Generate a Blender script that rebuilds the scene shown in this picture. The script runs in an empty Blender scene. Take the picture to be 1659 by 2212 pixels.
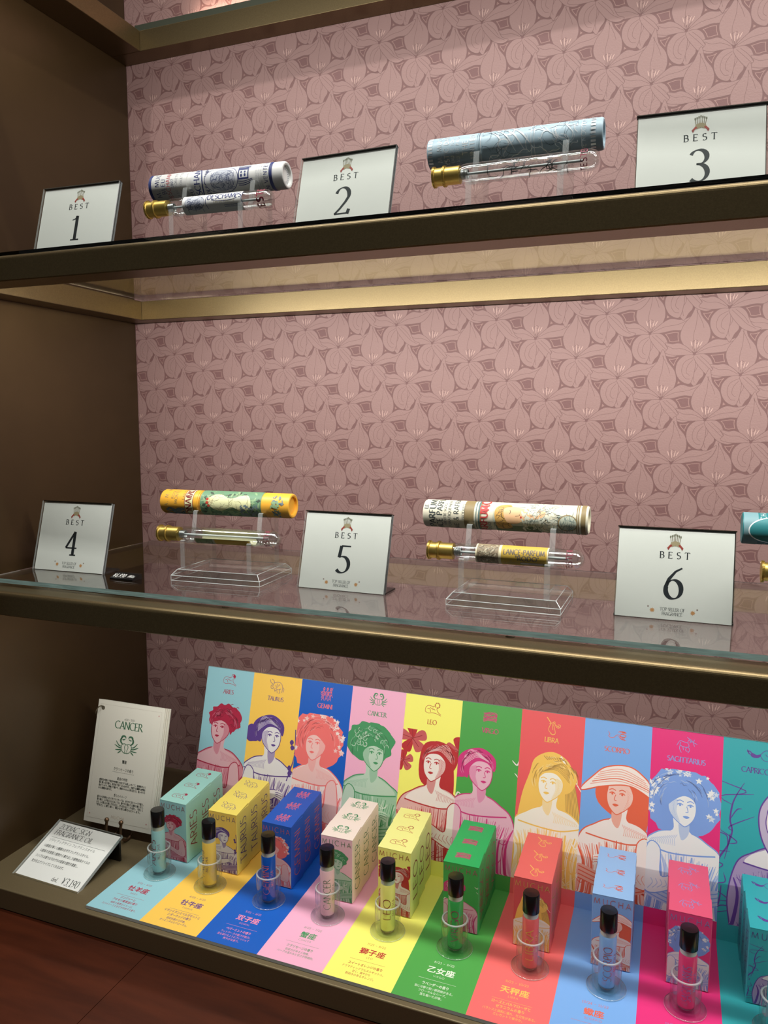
import bpy, math, random
import numpy as np
from mathutils import Vector, Matrix
C = bpy.context.scene
COL = C.collection
PI = math.pi

# ------------------------------------------------------------------ camera, world, lights, exposure
def setup_camera():
    yaw, pitch, roll = 0.3667199029, 0.1182106708, 0.0025316038
    f = Vector((-math.sin(yaw) * math.cos(pitch), math.cos(yaw) * math.cos(pitch), -math.sin(pitch)))
    r = Vector((math.cos(yaw), math.sin(yaw), 0)); u = r.cross(f)
    r2 = r * math.cos(roll) + u * math.sin(roll); u2 = u * math.cos(roll) - r * math.sin(roll)
    cam = bpy.data.cameras.new('camera'); o = bpy.data.objects.new('camera', cam); COL.objects.link(o)
    cam.sensor_fit = 'HORIZONTAL'; cam.sensor_width = 36.0; cam.lens = 1642.447 * 36.0 / 1659.0
    cam.clip_start = 0.01; cam.clip_end = 50
    m = Matrix((r2, u2, -f)).transposed().to_4x4(); m.translation = Vector((0.602475, -0.75, 0.42975))
    o.matrix_world = m
    C.camera = o
setup_camera()
W = bpy.data.worlds.new('world'); C.world = W; W.use_nodes = True
W.node_tree.nodes['Background'].inputs[0].default_value = (0.62, 0.60, 0.55, 1)
W.node_tree.nodes['Background'].inputs[1].default_value = 0.10
C.view_settings.view_transform = 'Standard'; C.view_settings.look = 'None'
C.view_settings.exposure = 0.0; C.view_settings.gamma = 1.0; C.view_settings.use_curve_mapping = False
C.cycles.use_denoising = True
C.cycles.max_bounces = 14; C.cycles.transmission_bounces = 12; C.cycles.transparent_max_bounces = 40
C.cycles.caustics_reflective = False; C.cycles.caustics_refractive = False
C.cycles.blur_glossy = 0.5
C.cycles.sample_clamp_indirect = 4.0

def area(name, loc, direction, sx, sy, power, color, spread=PI, tangent=(1, 0, 0)):
    l = bpy.data.lights.new(name, 'AREA'); l.shape = 'RECTANGLE'; l.size = sx; l.size_y = sy
    l.energy = power; l.color = color; l.spread = spread
    o = bpy.data.objects.new(name, l); COL.objects.link(o)
    d = Vector(direction).normalized(); t = Vector(tangent).normalized(); z = -d; y = z.cross(t).normalized()
    m = Matrix((t, y, z)).transposed().to_4x4(); m.translation = Vector(loc); o.matrix_world = m
    return o
X1 = 1.10                                           # width of the bay
WARM = (1.0, 0.90, 0.78); NEUT = (1.0, 0.99, 0.95)
# ceiling spots of the shop, in front of and above the shelves
area('ceiling_spot_light', (1.00, -0.78, 2.20), (-0.20, 0.36, -1.4), 0.07, 0.07, 13, NEUT)
area('ceiling_spot_light', (0.20, -0.78, 2.20), (0.12, 0.36, -1.4), 0.07, 0.07, 11, NEUT)
# LED strips tucked behind the front rail of each shelf
area('strip_light_upper', (X1 / 2, -0.231, 0.8285), (0, 0.7, -1), X1 - 0.10, 0.006, 2.5, NEUT)
area('strip_light_middle', (X1 / 2, -0.231, 0.5480), (0, 0.9, -1), X1 - 0.10, 0.006, 3.3, (1.0, 0.985, 0.94))
area('strip_light_lower', (X1 / 2, -0.231, 0.2650), (0, 0.5, -1), X1 - 0.10, 0.006, 1.55, (1.0, 0.98, 0.93))
area('strip_light_top', (X1 / 2 + 0.05, -0.010, 0.8595), (0, 0.6, 1), X1 - 0.10, 0.005, 0.7, (1.0, 0.80, 0.62))

# ------------------------------------------------------------------ materials
def lin(c):
    return tuple(((v / 255.0) / 12.92 if v / 255.0 <= 0.04045 else (((v / 255.0) + 0.055) / 1.055) ** 2.4) for v in c)
MATS = {}
def mat(name, rgb=(200, 200, 200), rough=0.5, metal=0.0, spec=0.5, noise=0, nscale=200, bump=0, bscale=800, coat=0, emit=0, var=0.0, stretch=None):
    if name in MATS: return MATS[name]
    m = bpy.data.materials.new(name); m.use_nodes = True; nt = m.node_tree; b = nt.nodes['Principled BSDF']
    c = lin(rgb); b.inputs['Base Color'].default_value = (*c, 1)
    b.inputs['Roughness'].default_value = rough; b.inputs['Metallic'].default_value = metal
    b.inputs['Specular IOR Level'].default_value = spec
    if coat: b.inputs['Coat Weight'].default_value = coat; b.inputs['Coat Roughness'].default_value = 0.1
    if emit: b.inputs['Emission Color'].default_value = (*c, 1); b.inputs['Emission Strength'].default_value = emit
    if noise or bump:
        tc = nt.nodes.new('ShaderNodeTexCoord'); mp = nt.nodes.new('ShaderNodeMapping')
        nt.links.new(tc.outputs['Object'], mp.inputs[0])
        if stretch: mp.inputs['Scale'].default_value = stretch
    if noise:
        n = nt.nodes.new('ShaderNodeTexNoise'); n.inputs['Scale'].default_value = nscale; n.inputs['Detail'].default_value = 5
        nt.links.new(mp.outputs[0], n.inputs['Vector'])
        r = nt.nodes.new('ShaderNodeValToRGB'); nt.links.new(n.outputs['Fac'], r.inputs[0])
        r.color_ramp.elements[0].position = 0.3; r.color_ramp.elements[1].position = 0.7
        r.color_ramp.elements[0].color = (*[v * (1 - noise) for v in c], 1); r.color_ramp.elements[1].color = (*[min(1, v * (1 + noise)) for v in c], 1)
        nt.links.new(r.outputs[0], b.inputs['Base Color'])
    if bump:
        n2 = nt.nodes.new('ShaderNodeTexNoise'); n2.inputs['Scale'].default_value = bscale; n2.inputs['Detail'].default_value = 3
        nt.links.new(mp.outputs[0], n2.inputs['Vector'])
        bp = nt.nodes.new('ShaderNodeBump'); bp.inputs['Strength'].default_value = bump; bp.inputs['Distance'].default_value = 0.0004
        nt.links.new(n2.outputs['Fac'], bp.inputs['Height']); nt.links.new(bp.outputs[0], b.inputs['Normal'])
    MATS[name] = m; return m
def thin_glass(name, tint=(255, 255, 255), ior=1.5, rough=0.0, gl=1.0):
    if name in MATS: return MATS[name]
    m = bpy.data.materials.new(name); m.use_nodes = True; nt = m.node_tree; nt.nodes.clear()
    o = nt.nodes.new('ShaderNodeOutputMaterial'); mx = nt.nodes.new('ShaderNodeMixShader'); fr = nt.nodes.new('ShaderNodeFresnel')
    t = nt.nodes.new('ShaderNodeBsdfTransparent'); g = nt.nodes.new('ShaderNodeBsdfGlossy')
    t.inputs[0].default_value = (*lin(tint), 1); g.inputs['Roughness'].default_value = rough; g.inputs[0].default_value = (gl, gl, gl, 1)
    # a Fresnel node flips its index on back faces; keep the outside value on both sides of the thin sheet
    fr.inputs[0].default_value = ior
    geo = nt.nodes.new('ShaderNodeNewGeometry'); iv = nt.nodes.new('ShaderNodeMix'); iv.data_type = 'FLOAT'
    iv.inputs[2].default_value = ior; iv.inputs[3].default_value = 1.0 / ior
    nt.links.new(geo.outputs['Backfacing'], iv.inputs[0]); nt.links.new(iv.outputs[0], fr.inputs[0])
    nt.links.new(fr.outputs[0], mx.inputs[0]); nt.links.new(t.outputs[0], mx.inputs[1]); nt.links.new(g.outputs[0], mx.inputs[2])
    nt.links.new(mx.outputs[0], o.inputs[0]); MATS[name] = m; return m
def real_glass(name, tint=(255, 255, 255), ior=1.49, rough=0.0):
    if name in MATS: return MATS[name]
    m = bpy.data.materials.new(name); m.use_nodes = True; b = m.node_tree.nodes['Principled BSDF']
    b.inputs['Base Color'].default_value = (*lin(tint), 1); b.inputs['Transmission Weight'].default_value = 1.0
    b.inputs['Roughness'].default_value = rough; b.inputs['IOR'].default_value = ior
    MATS[name] = m; return m
def ink(rgb, rough=0.55):
    rgb = tuple(int(v) for v in rgb)
    return mat('print_%02x%02x%02x' % rgb, rgb, rough)
def foil(rgb):
    rgb = tuple(int(v) for v in rgb)
    return mat('foil_%02x%02x%02x' % rgb, (238, 244, 246), 0.3, 0.25)
def mixc(a, b, t): return tuple(a[i] * (1 - t) + b[i] * t for i in range(3))

BRONZE = mat('bronze_metal', (122, 106, 76), 0.38, 0.88, noise=0.10, nscale=900, bump=0.10, bscale=1800)
BRONZE_D = mat('dark_bronze_laminate', (66, 49, 28), 0.36, 0.3, noise=0.05, nscale=30)
CLEAR = thin_glass('clear_acrylic', (250, 252, 250), 1.49)
SHELFGLASS = real_glass('shelf_glass', (252, 254, 253), 1.52)
def absorb(m, col, dens):
    nt = m.node_tree; v = nt.nodes.new('ShaderNodeVolumeAbsorption'); v.inputs[0].default_value = (*col, 1); v.inputs[1].default_value = dens
    nt.links.new(v.outputs[0], nt.nodes['Material Output'].inputs['Volume'])
absorb(SHELFGLASS, (0.55, 0.86, 0.80), 4.0)
def edge_acrylic(name, k=.15, tint=(235, 240, 238)):
    m = bpy.data.materials.new(name); m.use_nodes = True; nt = m.node_tree; b = nt.nodes['Principled BSDF']
    b.inputs['Base Color'].default_value = (*lin(tint), 1); b.inputs['Roughness'].default_value = .12; b.inputs['Alpha'].default_value = k
    MATS[name] = m; return m
AEDGE = edge_acrylic('polished_acrylic_edge', .24); LITEDGE = edge_acrylic('painted_corner_glint', .55); SHEEN = thin_glass('polished_acrylic_face', (250, 252, 251), 2.0, .05); RIMM = edge_acrylic('soft_rim', .50, (215, 220, 218))
GLASS = real_glass('cast_acrylic', (250, 252, 250))
EDGE = mat('green_edge_painted_glow', (190, 226, 220), 0.12, 0, 0.8, noise=0.25, nscale=60, stretch=(1, 1, 12))  # green glass edge with its gathered light painted in as a pale tone
BLACKP = mat('black_plastic', (12, 12, 13), 0.28, 0, 0.5)
DARKP = mat('dark_bracket_plastic', (38, 35, 33), 0.30)
PAPER = mat('white_card_paper', (250, 247, 245), 0.6)
GOLD = mat('gold_metal', (206, 178, 98), 0.40, 1.0, noise=0.05, nscale=400)
INK = ink((28, 34, 42)); GREYINK = ink((120, 122, 124))
WOOD = mat('red_brown_wood', (62, 25, 9), 0.55, 0, 0.15, noise=0.28, nscale=26, bump=0.15, bscale=300, stretch=(0.5, 3, 1))

# ------------------------------------------------------------------ mesh builder
class MB:
    def __init__(s): s.v = []; s.f = []; s.m = []; s.mats = []; s.sm = []
    def mi(s, m):
        if m not in s.mats: s.mats.append(m)
        return s.mats.index(m)
    def add(s, vs, fs, m, smooth=False):
        o = len(s.v); k = s.mi(m); s.v.extend(tuple(map(float, p)) for p in vs)
        for f in fs: s.f.append(tuple(i + o for i in f)); s.m.append(k); s.sm.append(smooth)
    def box(s, x0, x1, y0, y1, z0, z1, m, T=None):
        P = [(x, y, z) for z in (z0, z1) for y in (y0, y1) for x in (x0, x1)]
        if T: P = [T @ Vector(p) for p in P]
        s.add(P, [(0, 2, 3, 1), (4, 5, 7, 6), (0, 1, 5, 4), (2, 6, 7, 3), (0, 4, 6, 2), (1, 3, 7, 5)], m)
    def prism(s, poly, a, b, m, axis='x', T=None, smooth=False, mcap=None):
        n = len(poly)
        def pt(u, v, w):
            p = {'x': (w, u, v), 'y': (u, w, v), 'z': (u, v, w)}[axis]
            return T @ Vector(p) if T else p
        V = [pt(u, v, a) for u, v in poly] + [pt(u, v, b) for u, v in poly]
        s.add(V, [(i, (i + 1) % n, n + (i + 1) % n, n + i) for i in range(n)], m, smooth)
        s.add(V, [tuple(range(n - 1, -1, -1)), tuple(range(n, 2 * n))], mcap or m)
    def lathe(s, prof, m, n=40, T=None, smooth=True, ridge=None, closed=False):
        V = []; N = len(prof)
        for (r, z) in prof:
            for i in range(n):
                a = 2 * PI * i / n; p = Vector((r * math.cos(a), r * math.sin(a), z)); V.append(T @ p if T else p)
        F = []
        for j in range(N - 1 if not closed else N):
            for i in range(n):
                a = j * n + i; b = j * n + (i + 1) % n; c = ((j + 1) % N) * n + (i + 1) % n; d = ((j + 1) % N) * n + i; F.append((a, b, c, d))
        s.add(V, F, m, smooth)
    def tube(s, pts, r, m, n=10, cap=True):
        pts = [Vector(p) for p in pts]; V = []; rr = r if isinstance(r, (list, tuple)) else [r] * len(pts)
        up = Vector((0, 0, 1))
        prevx = None
        for i, p in enumerate(pts):
            d = (pts[min(i + 1, len(pts) - 1)] - pts[max(i - 1, 0)]).normalized()
            x = (prevx - d * prevx.dot(d)) if prevx else d.cross(up if abs(d.z) < 0.9 else Vector((1, 0, 0)))
            x.normalize(); prevx = x; y = d.cross(x)
            for k in range(n):
                a = 2 * PI * k / n; V.append(p + (x * math.cos(a) + y * math.sin(a)) * rr[i])
        F = [(j * n + i, j * n + (i + 1) % n, (j + 1) * n + (i + 1) % n, (j + 1) * n + i) for j in range(len(pts) - 1) for i in range(n)]
        if cap: F += [tuple(range(n - 1, -1, -1)), tuple(range((len(pts) - 1) * n, len(pts) * n))]
        s.add(V, F, m, True)
    def sphere(s, c, r, m, n=16, sz=1.0):
        V = []; F = []; k = n // 2
        for j in range(k + 1):
            t = PI * j / k
            for i in range(n): a = 2 * PI * i / n; V.append((c[0] + r * math.sin(t) * math.cos(a), c[1] + r * math.sin(t) * math.sin(a), c[2] + sz * r * math.cos(t)))
        for j in range(k):
            for i in range(n): F.append((j * n + i, (j + 1) * n + i, (j + 1) * n + (i + 1) % n, j * n + (i + 1) % n))
        s.add(V, F, m, True)
    def art(s, A, fn):
        """place flat artwork: A is a list of (pts, faces, material, layer); fn(u, v, layer) gives the 3D point"""
        for P, F, m, L in A: s.add([fn(u, v, L) for u, v in P], F, m)
    def build(s, name, parent=None, loc=None):
        me = bpy.data.meshes.new(name); me.from_pydata(s.v, [], s.f)
        for m in s.mats: me.materials.append(m)
        me.polygons.foreach_set('material_index', s.m); me.polygons.foreach_set('use_smooth', s.sm); me.update()
        if any(s.sm): me.set_sharp_from_angle(angle=math.radians(38))
        o = bpy.data.objects.new(name, me); COL.objects.link(o)
        if parent: o.parent = parent
        if loc: o.location = loc
        return o
def tag(o, label=None, cat=None, group=None, kind=None):
    if label: o['label'] = label
    if cat: o['category'] = cat
    if group: o['group'] = group
    if kind: o['kind'] = kind
    return o
def empty(name, loc, rz=0, label=None, cat=None, group=None):
    o = bpy.data.objects.new(name, None); COL.objects.link(o); o.location = loc; o.rotation_euler = (0, 0, rz)
    o.empty_display_size = 0.01
    return tag(o, label, cat, group)
def copy_tree(o, parent=None):
    c = o.copy(); COL.objects.link(c); c.parent = parent
    for ch in [x for x in bpy.data.objects if x.parent == o]: copy_tree(ch, c)
    return c
def bevel(o, w, seg=2, ang=35):
    b = o.modifiers.new('bevel', 'BEVEL'); b.width = w; b.segments = seg; b.limit_method = 'ANGLE'; b.angle_limit = math.radians(ang); return o

# ------------------------------------------------------------------ flat artwork: polygons, pen strokes, lettering
def poly(pts, m, L=1): return (list(pts), [tuple(range(len(pts)))], m, L)
def rectp(x0, y0, x1, y1, m, L=1): return poly([(x0, y0), (x1, y0), (x1, y1), (x0, y1)], m, L)
def ribbon(pts, w, m, L=2, nib=None, taper=False):
    """stroke of width w; nib=(thin, thick) gives a broad pen whose uprights are thick"""
    P = [np.array(p, float) for p in pts]; V = []; n = len(P)
    for i, p in enumerate(P):
        d = P[min(i + 1, n - 1)] - P[max(i - 1, 0)]; l = math.hypot(*d) or 1; d = d / l; nn = np.array([-d[1], d[0]])
        ww = w
        if nib:
            a = abs(d[1] * 0.95 - d[0] * 0.30); ww = nib[0] + (nib[1] - nib[0]) * min(1, a) ** 1.5
        if taper: ww *= 0.25 + 0.75 * math.sin(PI * (i + 0.3) / (n - 0.4))
        V += [tuple(p + nn * ww / 2), tuple(p - nn * ww / 2)]
    return (V, [(2 * i, 2 * i + 1, 2 * i + 3, 2 * i + 2) for i in range(n - 1)], m, L)
def arc(cx, cy, rx, ry, a0, a1, n=14):
    return [(cx + rx * math.cos(math.radians(a0 + (a1 - a0) * i / n)), cy + ry * math.sin(math.radians(a0 + (a1 - a0) * i / n))) for i in range(n + 1)]
def smooth(pts, k=6, closed=False):
    """Catmull-Rom through the points"""
    n = len(pts); out = []
    rng = range(n) if closed else range(n - 1)
    for i in rng:
        g = (lambda j: pts[j % n]) if closed else (lambda j: pts[max(0, min(n - 1, j))])
        a, b, c, d = g(i - 1), g(i), g(i + 1), g(i + 2)
        for q in range(k):
            t = q / k
            out.append(tuple(0.5 * (2 * b[e] + (c[e] - a[e]) * t + (2 * a[e] - 5 * b[e] + 4 * c[e] - d[e]) * t * t + (3 * b[e] - a[e] - 3 * c[e] + d[e]) * t ** 3) for e in range(len(b))))
    if not closed: out.append(tuple(pts[-1]))
    return out
def tf(A, sx=1, sy=None, dx=0, dy=0, rot=0, m=None, dL=0):
    sy = sx if sy is None else sy; c, s = math.cos(rot), math.sin(rot); out = []
    for P, F, mm, L in A:
        out.append(([(c * u * sx - s * v * sy + dx, s * u * sx + c * v * sy + dy) for u, v in P], F, m or mm, L + dL))
    return out
def clip(A, x0, x1, y0, y1):
    return [([(min(x1, max(x0, u)), min(y1, max(y0, v))) for u, v in P], F, m, L) for P, F, m, L in A]
G = {
 'A': ([[(0, 0), (.38, 1)], [(.38, 1), (.78, 0)], [(.13, .34), (.65, .34)]], .80),
 'B': ([[(.06, 0), (.06, 1)], [(.06, 1), (.26, 1)] + arc(.26, .77, .24, .23, 90, -90) + [(.06, .54)], [(.06, .54), (.28, .54)] + arc(.28, .27, .30, .27, 90, -90) + [(.06, 0)]], .66),
 'C': ([arc(.48, .5, .46, .51, 48, 312, 24)], .86),
 'D': ([[(.06, 0), (.06, 1)], [(.06, 1), (.28, 1)] + arc(.28, .5, .50, .5, 90, -90, 20) + [(.06, 0)]], .86),
 'E': ([[(.06, 0), (.06, 1)], [(.06, 1), (.52, 1)], [(.06, .53), (.46, .53)], [(.06, 0), (.55, 0)]], .62),
 'F': ([[(.06, 0), (.06, 1)], [(.06, 1), (.50, 1)], [(.06, .52), (.44, .52)]], .56),
 'G': ([arc(.48, .5, .46, .51, 50, 335, 24), [(.90, .0), (.90, .42)], [(.64, .42), (.90, .42)]], .98),
 'H': ([[(.06, 0), (.06, 1)], [(.70, 0), (.70, 1)], [(.06, .52), (.70, .52)]], .78),
 'I': ([[(.08, 0), (.08, 1)]], .20),
 'K': ([[(.06, 0), (.06, 1)], [(.06, .45), (.55, 1)], [(.2, .58), (.62, 0)]], .66),
 'L': ([[(.06, 0), (.06, 1)], [(.06, 0), (.50, 0)]], .54),
 'M': ([[(.02, 0), (.14, 1)], [(.14, 1), (.48, .08)], [(.48, .08), (.82, 1)], [(.82, 1), (.96, 0)]], 1.0),
 'N': ([[(.06, 0), (.06, 1)], [(.06, 1), (.74, 0)], [(.74, 0), (.74, 1)]], .84),
 'O': ([arc(.50, .5, .47, .51, 0, 360, 32)], 1.02),
 'P': ([[(.06, 0), (.06, 1)], [(.06, 1), (.26, 1)] + arc(.26, .74, .27, .26, 90, -90) + [(.06, .48)]], .60),
 'Q': ([arc(.50, .5, .47, .51, 0, 360, 32), [(.5, .1), (.98, -.2)]], 1.02),
 'R': ([[(.06, 0), (.06, 1)], [(.06, 1), (.26, 1)] + arc(.26, .75, .26, .25, 90, -90) + [(.06, .50)], [(.26, .50), (.68, 0)]], .68),
 'S': ([arc(.29, .75, .23, .25, 40, 240, 12) + arc(.27, .26, .26, .27, 62, -140, 14)], .58),
 'T': ([[(.36, 0), (.36, 1)], [(0, 1), (.72, 1)]], .72),
 'U': ([[(.06, 1)] + arc(.38, .32, .32, .33, 180, 360, 16) + [(.70, 1)]], .78),
 'V': ([[(0, 1), (.38, 0)], [(.38, 0), (.76, 1)]], .78),
 'W': ([[(0, 1), (.28, 0)], [(.28, 0), (.52, 1)], [(.52, 1), (.80, 0)], [(.80, 0), (1.06, 1)]], 1.08),
 'X': ([[(0, 0), (.66, 1)], [(0, 1), (.70, 0)]], .70),
 'Y': ([[(0, 1), (.36, .5)], [(.72, 1), (.36, .5)], [(.36, 0), (.36, .5)]], .72),
 'Z': ([[(.04, 1), (.64, 1)], [(.64, 1), (.02, 0)], [(.02, 0), (.66, 0)]], .70),
 '1': ([[(.24, 0), (.24, 1)], [(.24, 1), (.16, .88), (.02, .84)], [(.04, 0), (.44, 0)]], .46),
 '2': ([arc(.27, .72, .25, .28, 165, -20, 16) + [(.40, .45), (.22, .22), (.02, .02)], [(.02, .03), (.56, .03)], [(.52, .0), (.57, .18)]], .60),
 '3': ([arc(.24, .77, .23, .23, 160, -70, 14) + [(.18, .54)], [(.18, .54)] + arc(.22, .26, .27, .28, 80, -135, 16)], .54),
 '4': ([[(.40, 0), (.40, 1)], [(.40, 1), (.0, .30)], [(.0, .30), (.58, .30)], [(.24, 0), (.56, 0)]], .60),
 '5': ([[(.14, 1), (.54, 1)], [(.14, 1), (.08, .56)], [(.08, .56)] + arc(.23, .29, .28, .31, 118, -140, 18)], .56),
 '6': ([[(.54, 1.0), (.34, .88), (.14, .62), (.05, .36)] + arc(.29, .28, .24, .29, 165, 360, 16) + arc(.29, .30, .24, .30, 0, 150, 14)], .58),
 '7': ([[(.02, 1), (.54, 1)], [(.54, 1), (.18, 0)]], .56),
 '8': ([arc(.28, .76, .20, .23, 0, 360, 18), arc(.28, .27, .26, .27, 0, 360, 20)], .58),
 '9': ([arc(.28, .70, .24, .29, 0, 360, 20), [(.52, .68), (.44, .34), (.24, .10), (.04, 0)]], .58),
 '0': ([arc(.30, .5, .27, .5, 0, 360, 28)], .62),
 '¥': ([[(0, 1), (.32, .52)], [(.64, 1), (.32, .52)], [(.32, 0), (.32, .52)], [(.08, .46), (.56, .46)], [(.08, .28), (.56, .28)]], .70),
 'm': ([[(.05, 0), (.05, .6)], [(.05, .45)] + arc(.22, .40, .16, .2, 150, 0, 8) + [(.38, 0)], [(.38, .45)] + arc(.55, .40, .16, .2, 150, 0, 8) + [(.71, 0)]], .80),
 '.': ([[(.04, 0), (.10, 0), (.10, .06), (.04, .06)]], .22), ',': ([[(.10, .06), (.04, -.12)]], .22),
 '/': ([[(0, -.05), (.40, 1.05)]], .44), '~': ([[(0, .40), (.14, .52), (.30, .44), (.46, .36), (.60, .48)]], .66),
 '-': ([[(.02, .4), (.30, .4)]], .36), '&': ([[(.7, 0), (.16, .78)] + arc(.32, .82, .16, .17, 180, 0, 8) + [(.1, .34)] + arc(.28, .22, .24, .22, 160, 330, 10) + [(.66, .44)]], .76),
 '"': ([[(.05, 1), (.05, .76)], [(.18, 1), (.18, .76)]], .28), '*': ([[(.1, .5), (.4, .5)], [(.25, .3), (.25, .7)], [(.14, .36), (.36, .64)]], .5), ' ': ([], .34)}
SERIF_H = 'ABDEFHIKLMNPRT1'
def letters(s, m, h=1.0, pen=(.05, .13), serif=True, space=.10, x=0, y=0, align='c', L=2, cond=1.0):
    A = []; cx = 0
    for ch in s:
        st, w = G.get(ch, G[' '])
        for k, p in enumerate(st):
            A.append(ribbon([(cx + u, v) for u, v in p], pen[0], m, L, nib=pen if pen[0] != pen[1] else None))
            if serif and ch not in ' ' and len(p) <= 2:
                (ua, va), (ub, vb) = p[0], p[-1]
                if abs(vb - va) > .8 * abs(ub - ua) and abs(vb - va) > .4:
                    for (u, v) in (p[0], p[-1]):
                        if v in (0, 1) and not (ch in 'AM' and v == 1 and k > 0) and not (ch == 'N' and k == 1):
                            A.append(rectp(cx + u - .12, v - pen[0] / 2, cx + u + .12, v + pen[0] / 2, m, L))
                elif abs(ub - ua) > .3 and abs(vb - va) < .05 and ch in 'EFTLZ25':
                    d = .13 if p[0][1] < .5 else -.13
                    if ch != 'E' or abs(p[0][1] - .5) > .3:
                        A.append(rectp(cx + max(ua, ub) - pen[0] / 2, min(va, va + d), cx + max(ua, ub) + pen[0] / 2, max(va, va + d), m, L))
                        if ch == 'T': A.append(rectp(cx + min(ua, ub) - pen[0] / 2, va + d, cx + min(ua, ub) + pen[0] / 2, va, m, L))
        cx += w + space
    cx -= space
    off = {'c': -cx / 2, 'l': 0, 'r': -cx}[align]
    return tf(tf(A, 1, 1, off, 0), h * cond, h, x, y)
TXT = {}
def kanji(s, m, h, x=0, y=0, L=2, bold=0.0, align='c', w=None):
    """Japanese writing as flat polygons, through the built-in typeface"""
    key = s
    if key not in TXT:
        cu = bpy.data.curves.new('lettering', 'FONT'); cu.body = s; cu.size = 1.0; cu.resolution_u = 2
        o = bpy.data.objects.new('lettering', cu); COL.objects.link(o)
        dg = bpy.context.evaluated_depsgraph_get(); dg.update(); me = o.evaluated_get(dg).to_mesh()
        V = [(v.co.x, v.co.y) for v in me.vertices]; F = [tuple(p.vertices) for p in me.polygons]
        o.evaluated_get(dg).to_mesh_clear(); bpy.data.objects.remove(o); bpy.data.curves.remove(cu)
        TXT[key] = (V, F)
    V, F = TXT[key]
    if not V: return []
    wid = max(u for u, v in V) - min(u for u, v in V); x0 = min(u for u, v in V)
    k = h / 0.85
    sx = k if w is None else w / wid
    off = {'c': -x0 - wid / 2, 'l': -x0}[align]
    return [([((u + off) * sx + x + bx * bold * k, v * k + y + by * bold * k) for u, v in V], F, m, L + q * .15) for q, (bx, by) in enumerate(((-1, 0), (1, 0), (0, 1), (0, -1)) if bold > .005 else ((0, 0),))]
def star(cx, cy, r, m, n=8, L=2, q=.55):
    return poly([(cx + (r if i % 2 == 0 else r * q) * math.sin(PI * i / n), cy + (r if i % 2 == 0 else r * q) * math.cos(PI * i / n)) for i in range(2 * n)], m, L)

# ------------------------------------------------------------------ the setting: walls
def lily(m_light, m_dark, m_fill, m_line, m_pale, var):
    """one lily in millimetres round its heart; returns petals [(outline, veins)] back to front"""
    rr = random.Random(var)
    j = lambda s=1.0: rr.uniform(-s, s)
    top = smooth([(-1, 3), (-9, 9), (-12.5, 18 + j()), (-10, 27), (-4, 35), (1 + j(), 46 + j(2)), (4.5, 35), (11, 26), (12.5, 17 + j()), (9, 8), (1, 3)], 4, True)
    right = smooth([(1, 1), (9, 9), (17, 13.5), (25, 12.5 + j()), (31, 13.5), (38, 17 + j(2)), (34.5, 9), (28, 3.5), (20, 3 + j()), (10, 1.5)], 4, True)
    left = smooth([(-1, 1), (-6, 7), (-13, 11), (-19, 10.5), (-25, 11 + j()), (-22.5, 7), (-25, 3), (-17, .5), (-8, .5)], 4, True)
    lr = smooth([(0, 0), (8, 1), (13.5, -3), (16.5, -10), (20, -15.5), (26 + j(), -18), (20, -20.5), (12, -18), (6, -12), (1, -5)], 4, True)
    ll = smooth([(0, 0), (-8, 0), (-14, -6), (-15, -14 + j()), (-11, -22), (-4, -25.5), (-1, -22), (1, -12), (1, -4)], 4, True)
    lc = smooth([(1, -2), (6, -9), (8.5, -17), (5, -22), (1.5, -29 + j(1.5)), (-1.5, -25), (-6, -20), (-5, -10), (-2, -4)], 4, True)
    v_top = [smooth([(0, 4), (-1.5 + j(), 16), (.5, 28), (1, 40)]), smooth([(0, 40), (5, 30), (7, 24)], 4), smooth([(-2, 12), (1, 13.5), (3, 11.5), (0, 10)], 4)]
    v_r = [smooth([(2, 2), (12, 6.5), (24, 8.5), (34, 13)])]
    v_l = [smooth([(-2, 2), (-10, 6), (-18, 6.5), (-23, 9)])]
    v_lr = [smooth([(2, -1), (9, -8), (15, -14), (22, -18)]), smooth([(5, -.5), (12, -7), (16, -13)], 4)]
    v_ll = [smooth([(-1, -2), (-8, -6), (-10, -14), (-7, -20), (-3, -21)], 5), smooth([(-1, -4), (-5, -9), (-6, -15), (-3, -18)], 4)]
    v_lc = [smooth([(1, -3), (3, -10), (0, -17), (1, -24)], 4)]
    return [(top, v_top), (right, v_r), (left, v_l), (lc, v_lc), (ll, v_ll), (lr, v_lr)]
def grow(P, d):
    n = len(P); out = []; ar = sum(P[i][0] * P[(i + 1) % n][1] - P[(i + 1) % n][0] * P[i][1] for i in range(n))
    s = 1 if ar > 0 else -1
    for i in range(n):
        a, b = P[i - 1], P[(i + 1) % n]; dx, dy = b[0] - a[0], b[1] - a[1]; l = math.hypot(dx, dy) or 1
        out.append((P[i][0] + s * dy / l * d, P[i][1] - s * dx / l * d))
    return out
def fan(P):
    """outline as a fan from its middle, so concave petals stay tidy"""
    n = len(P); c = (sum(p[0] for p in P) / n, sum(p[1] for p in P) / n)
    return [c] + list(P), [(0, i + 1, (i + 1) % n + 1) for i in range(n)]
Z0, Z1 = -0.030, 1.10
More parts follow.
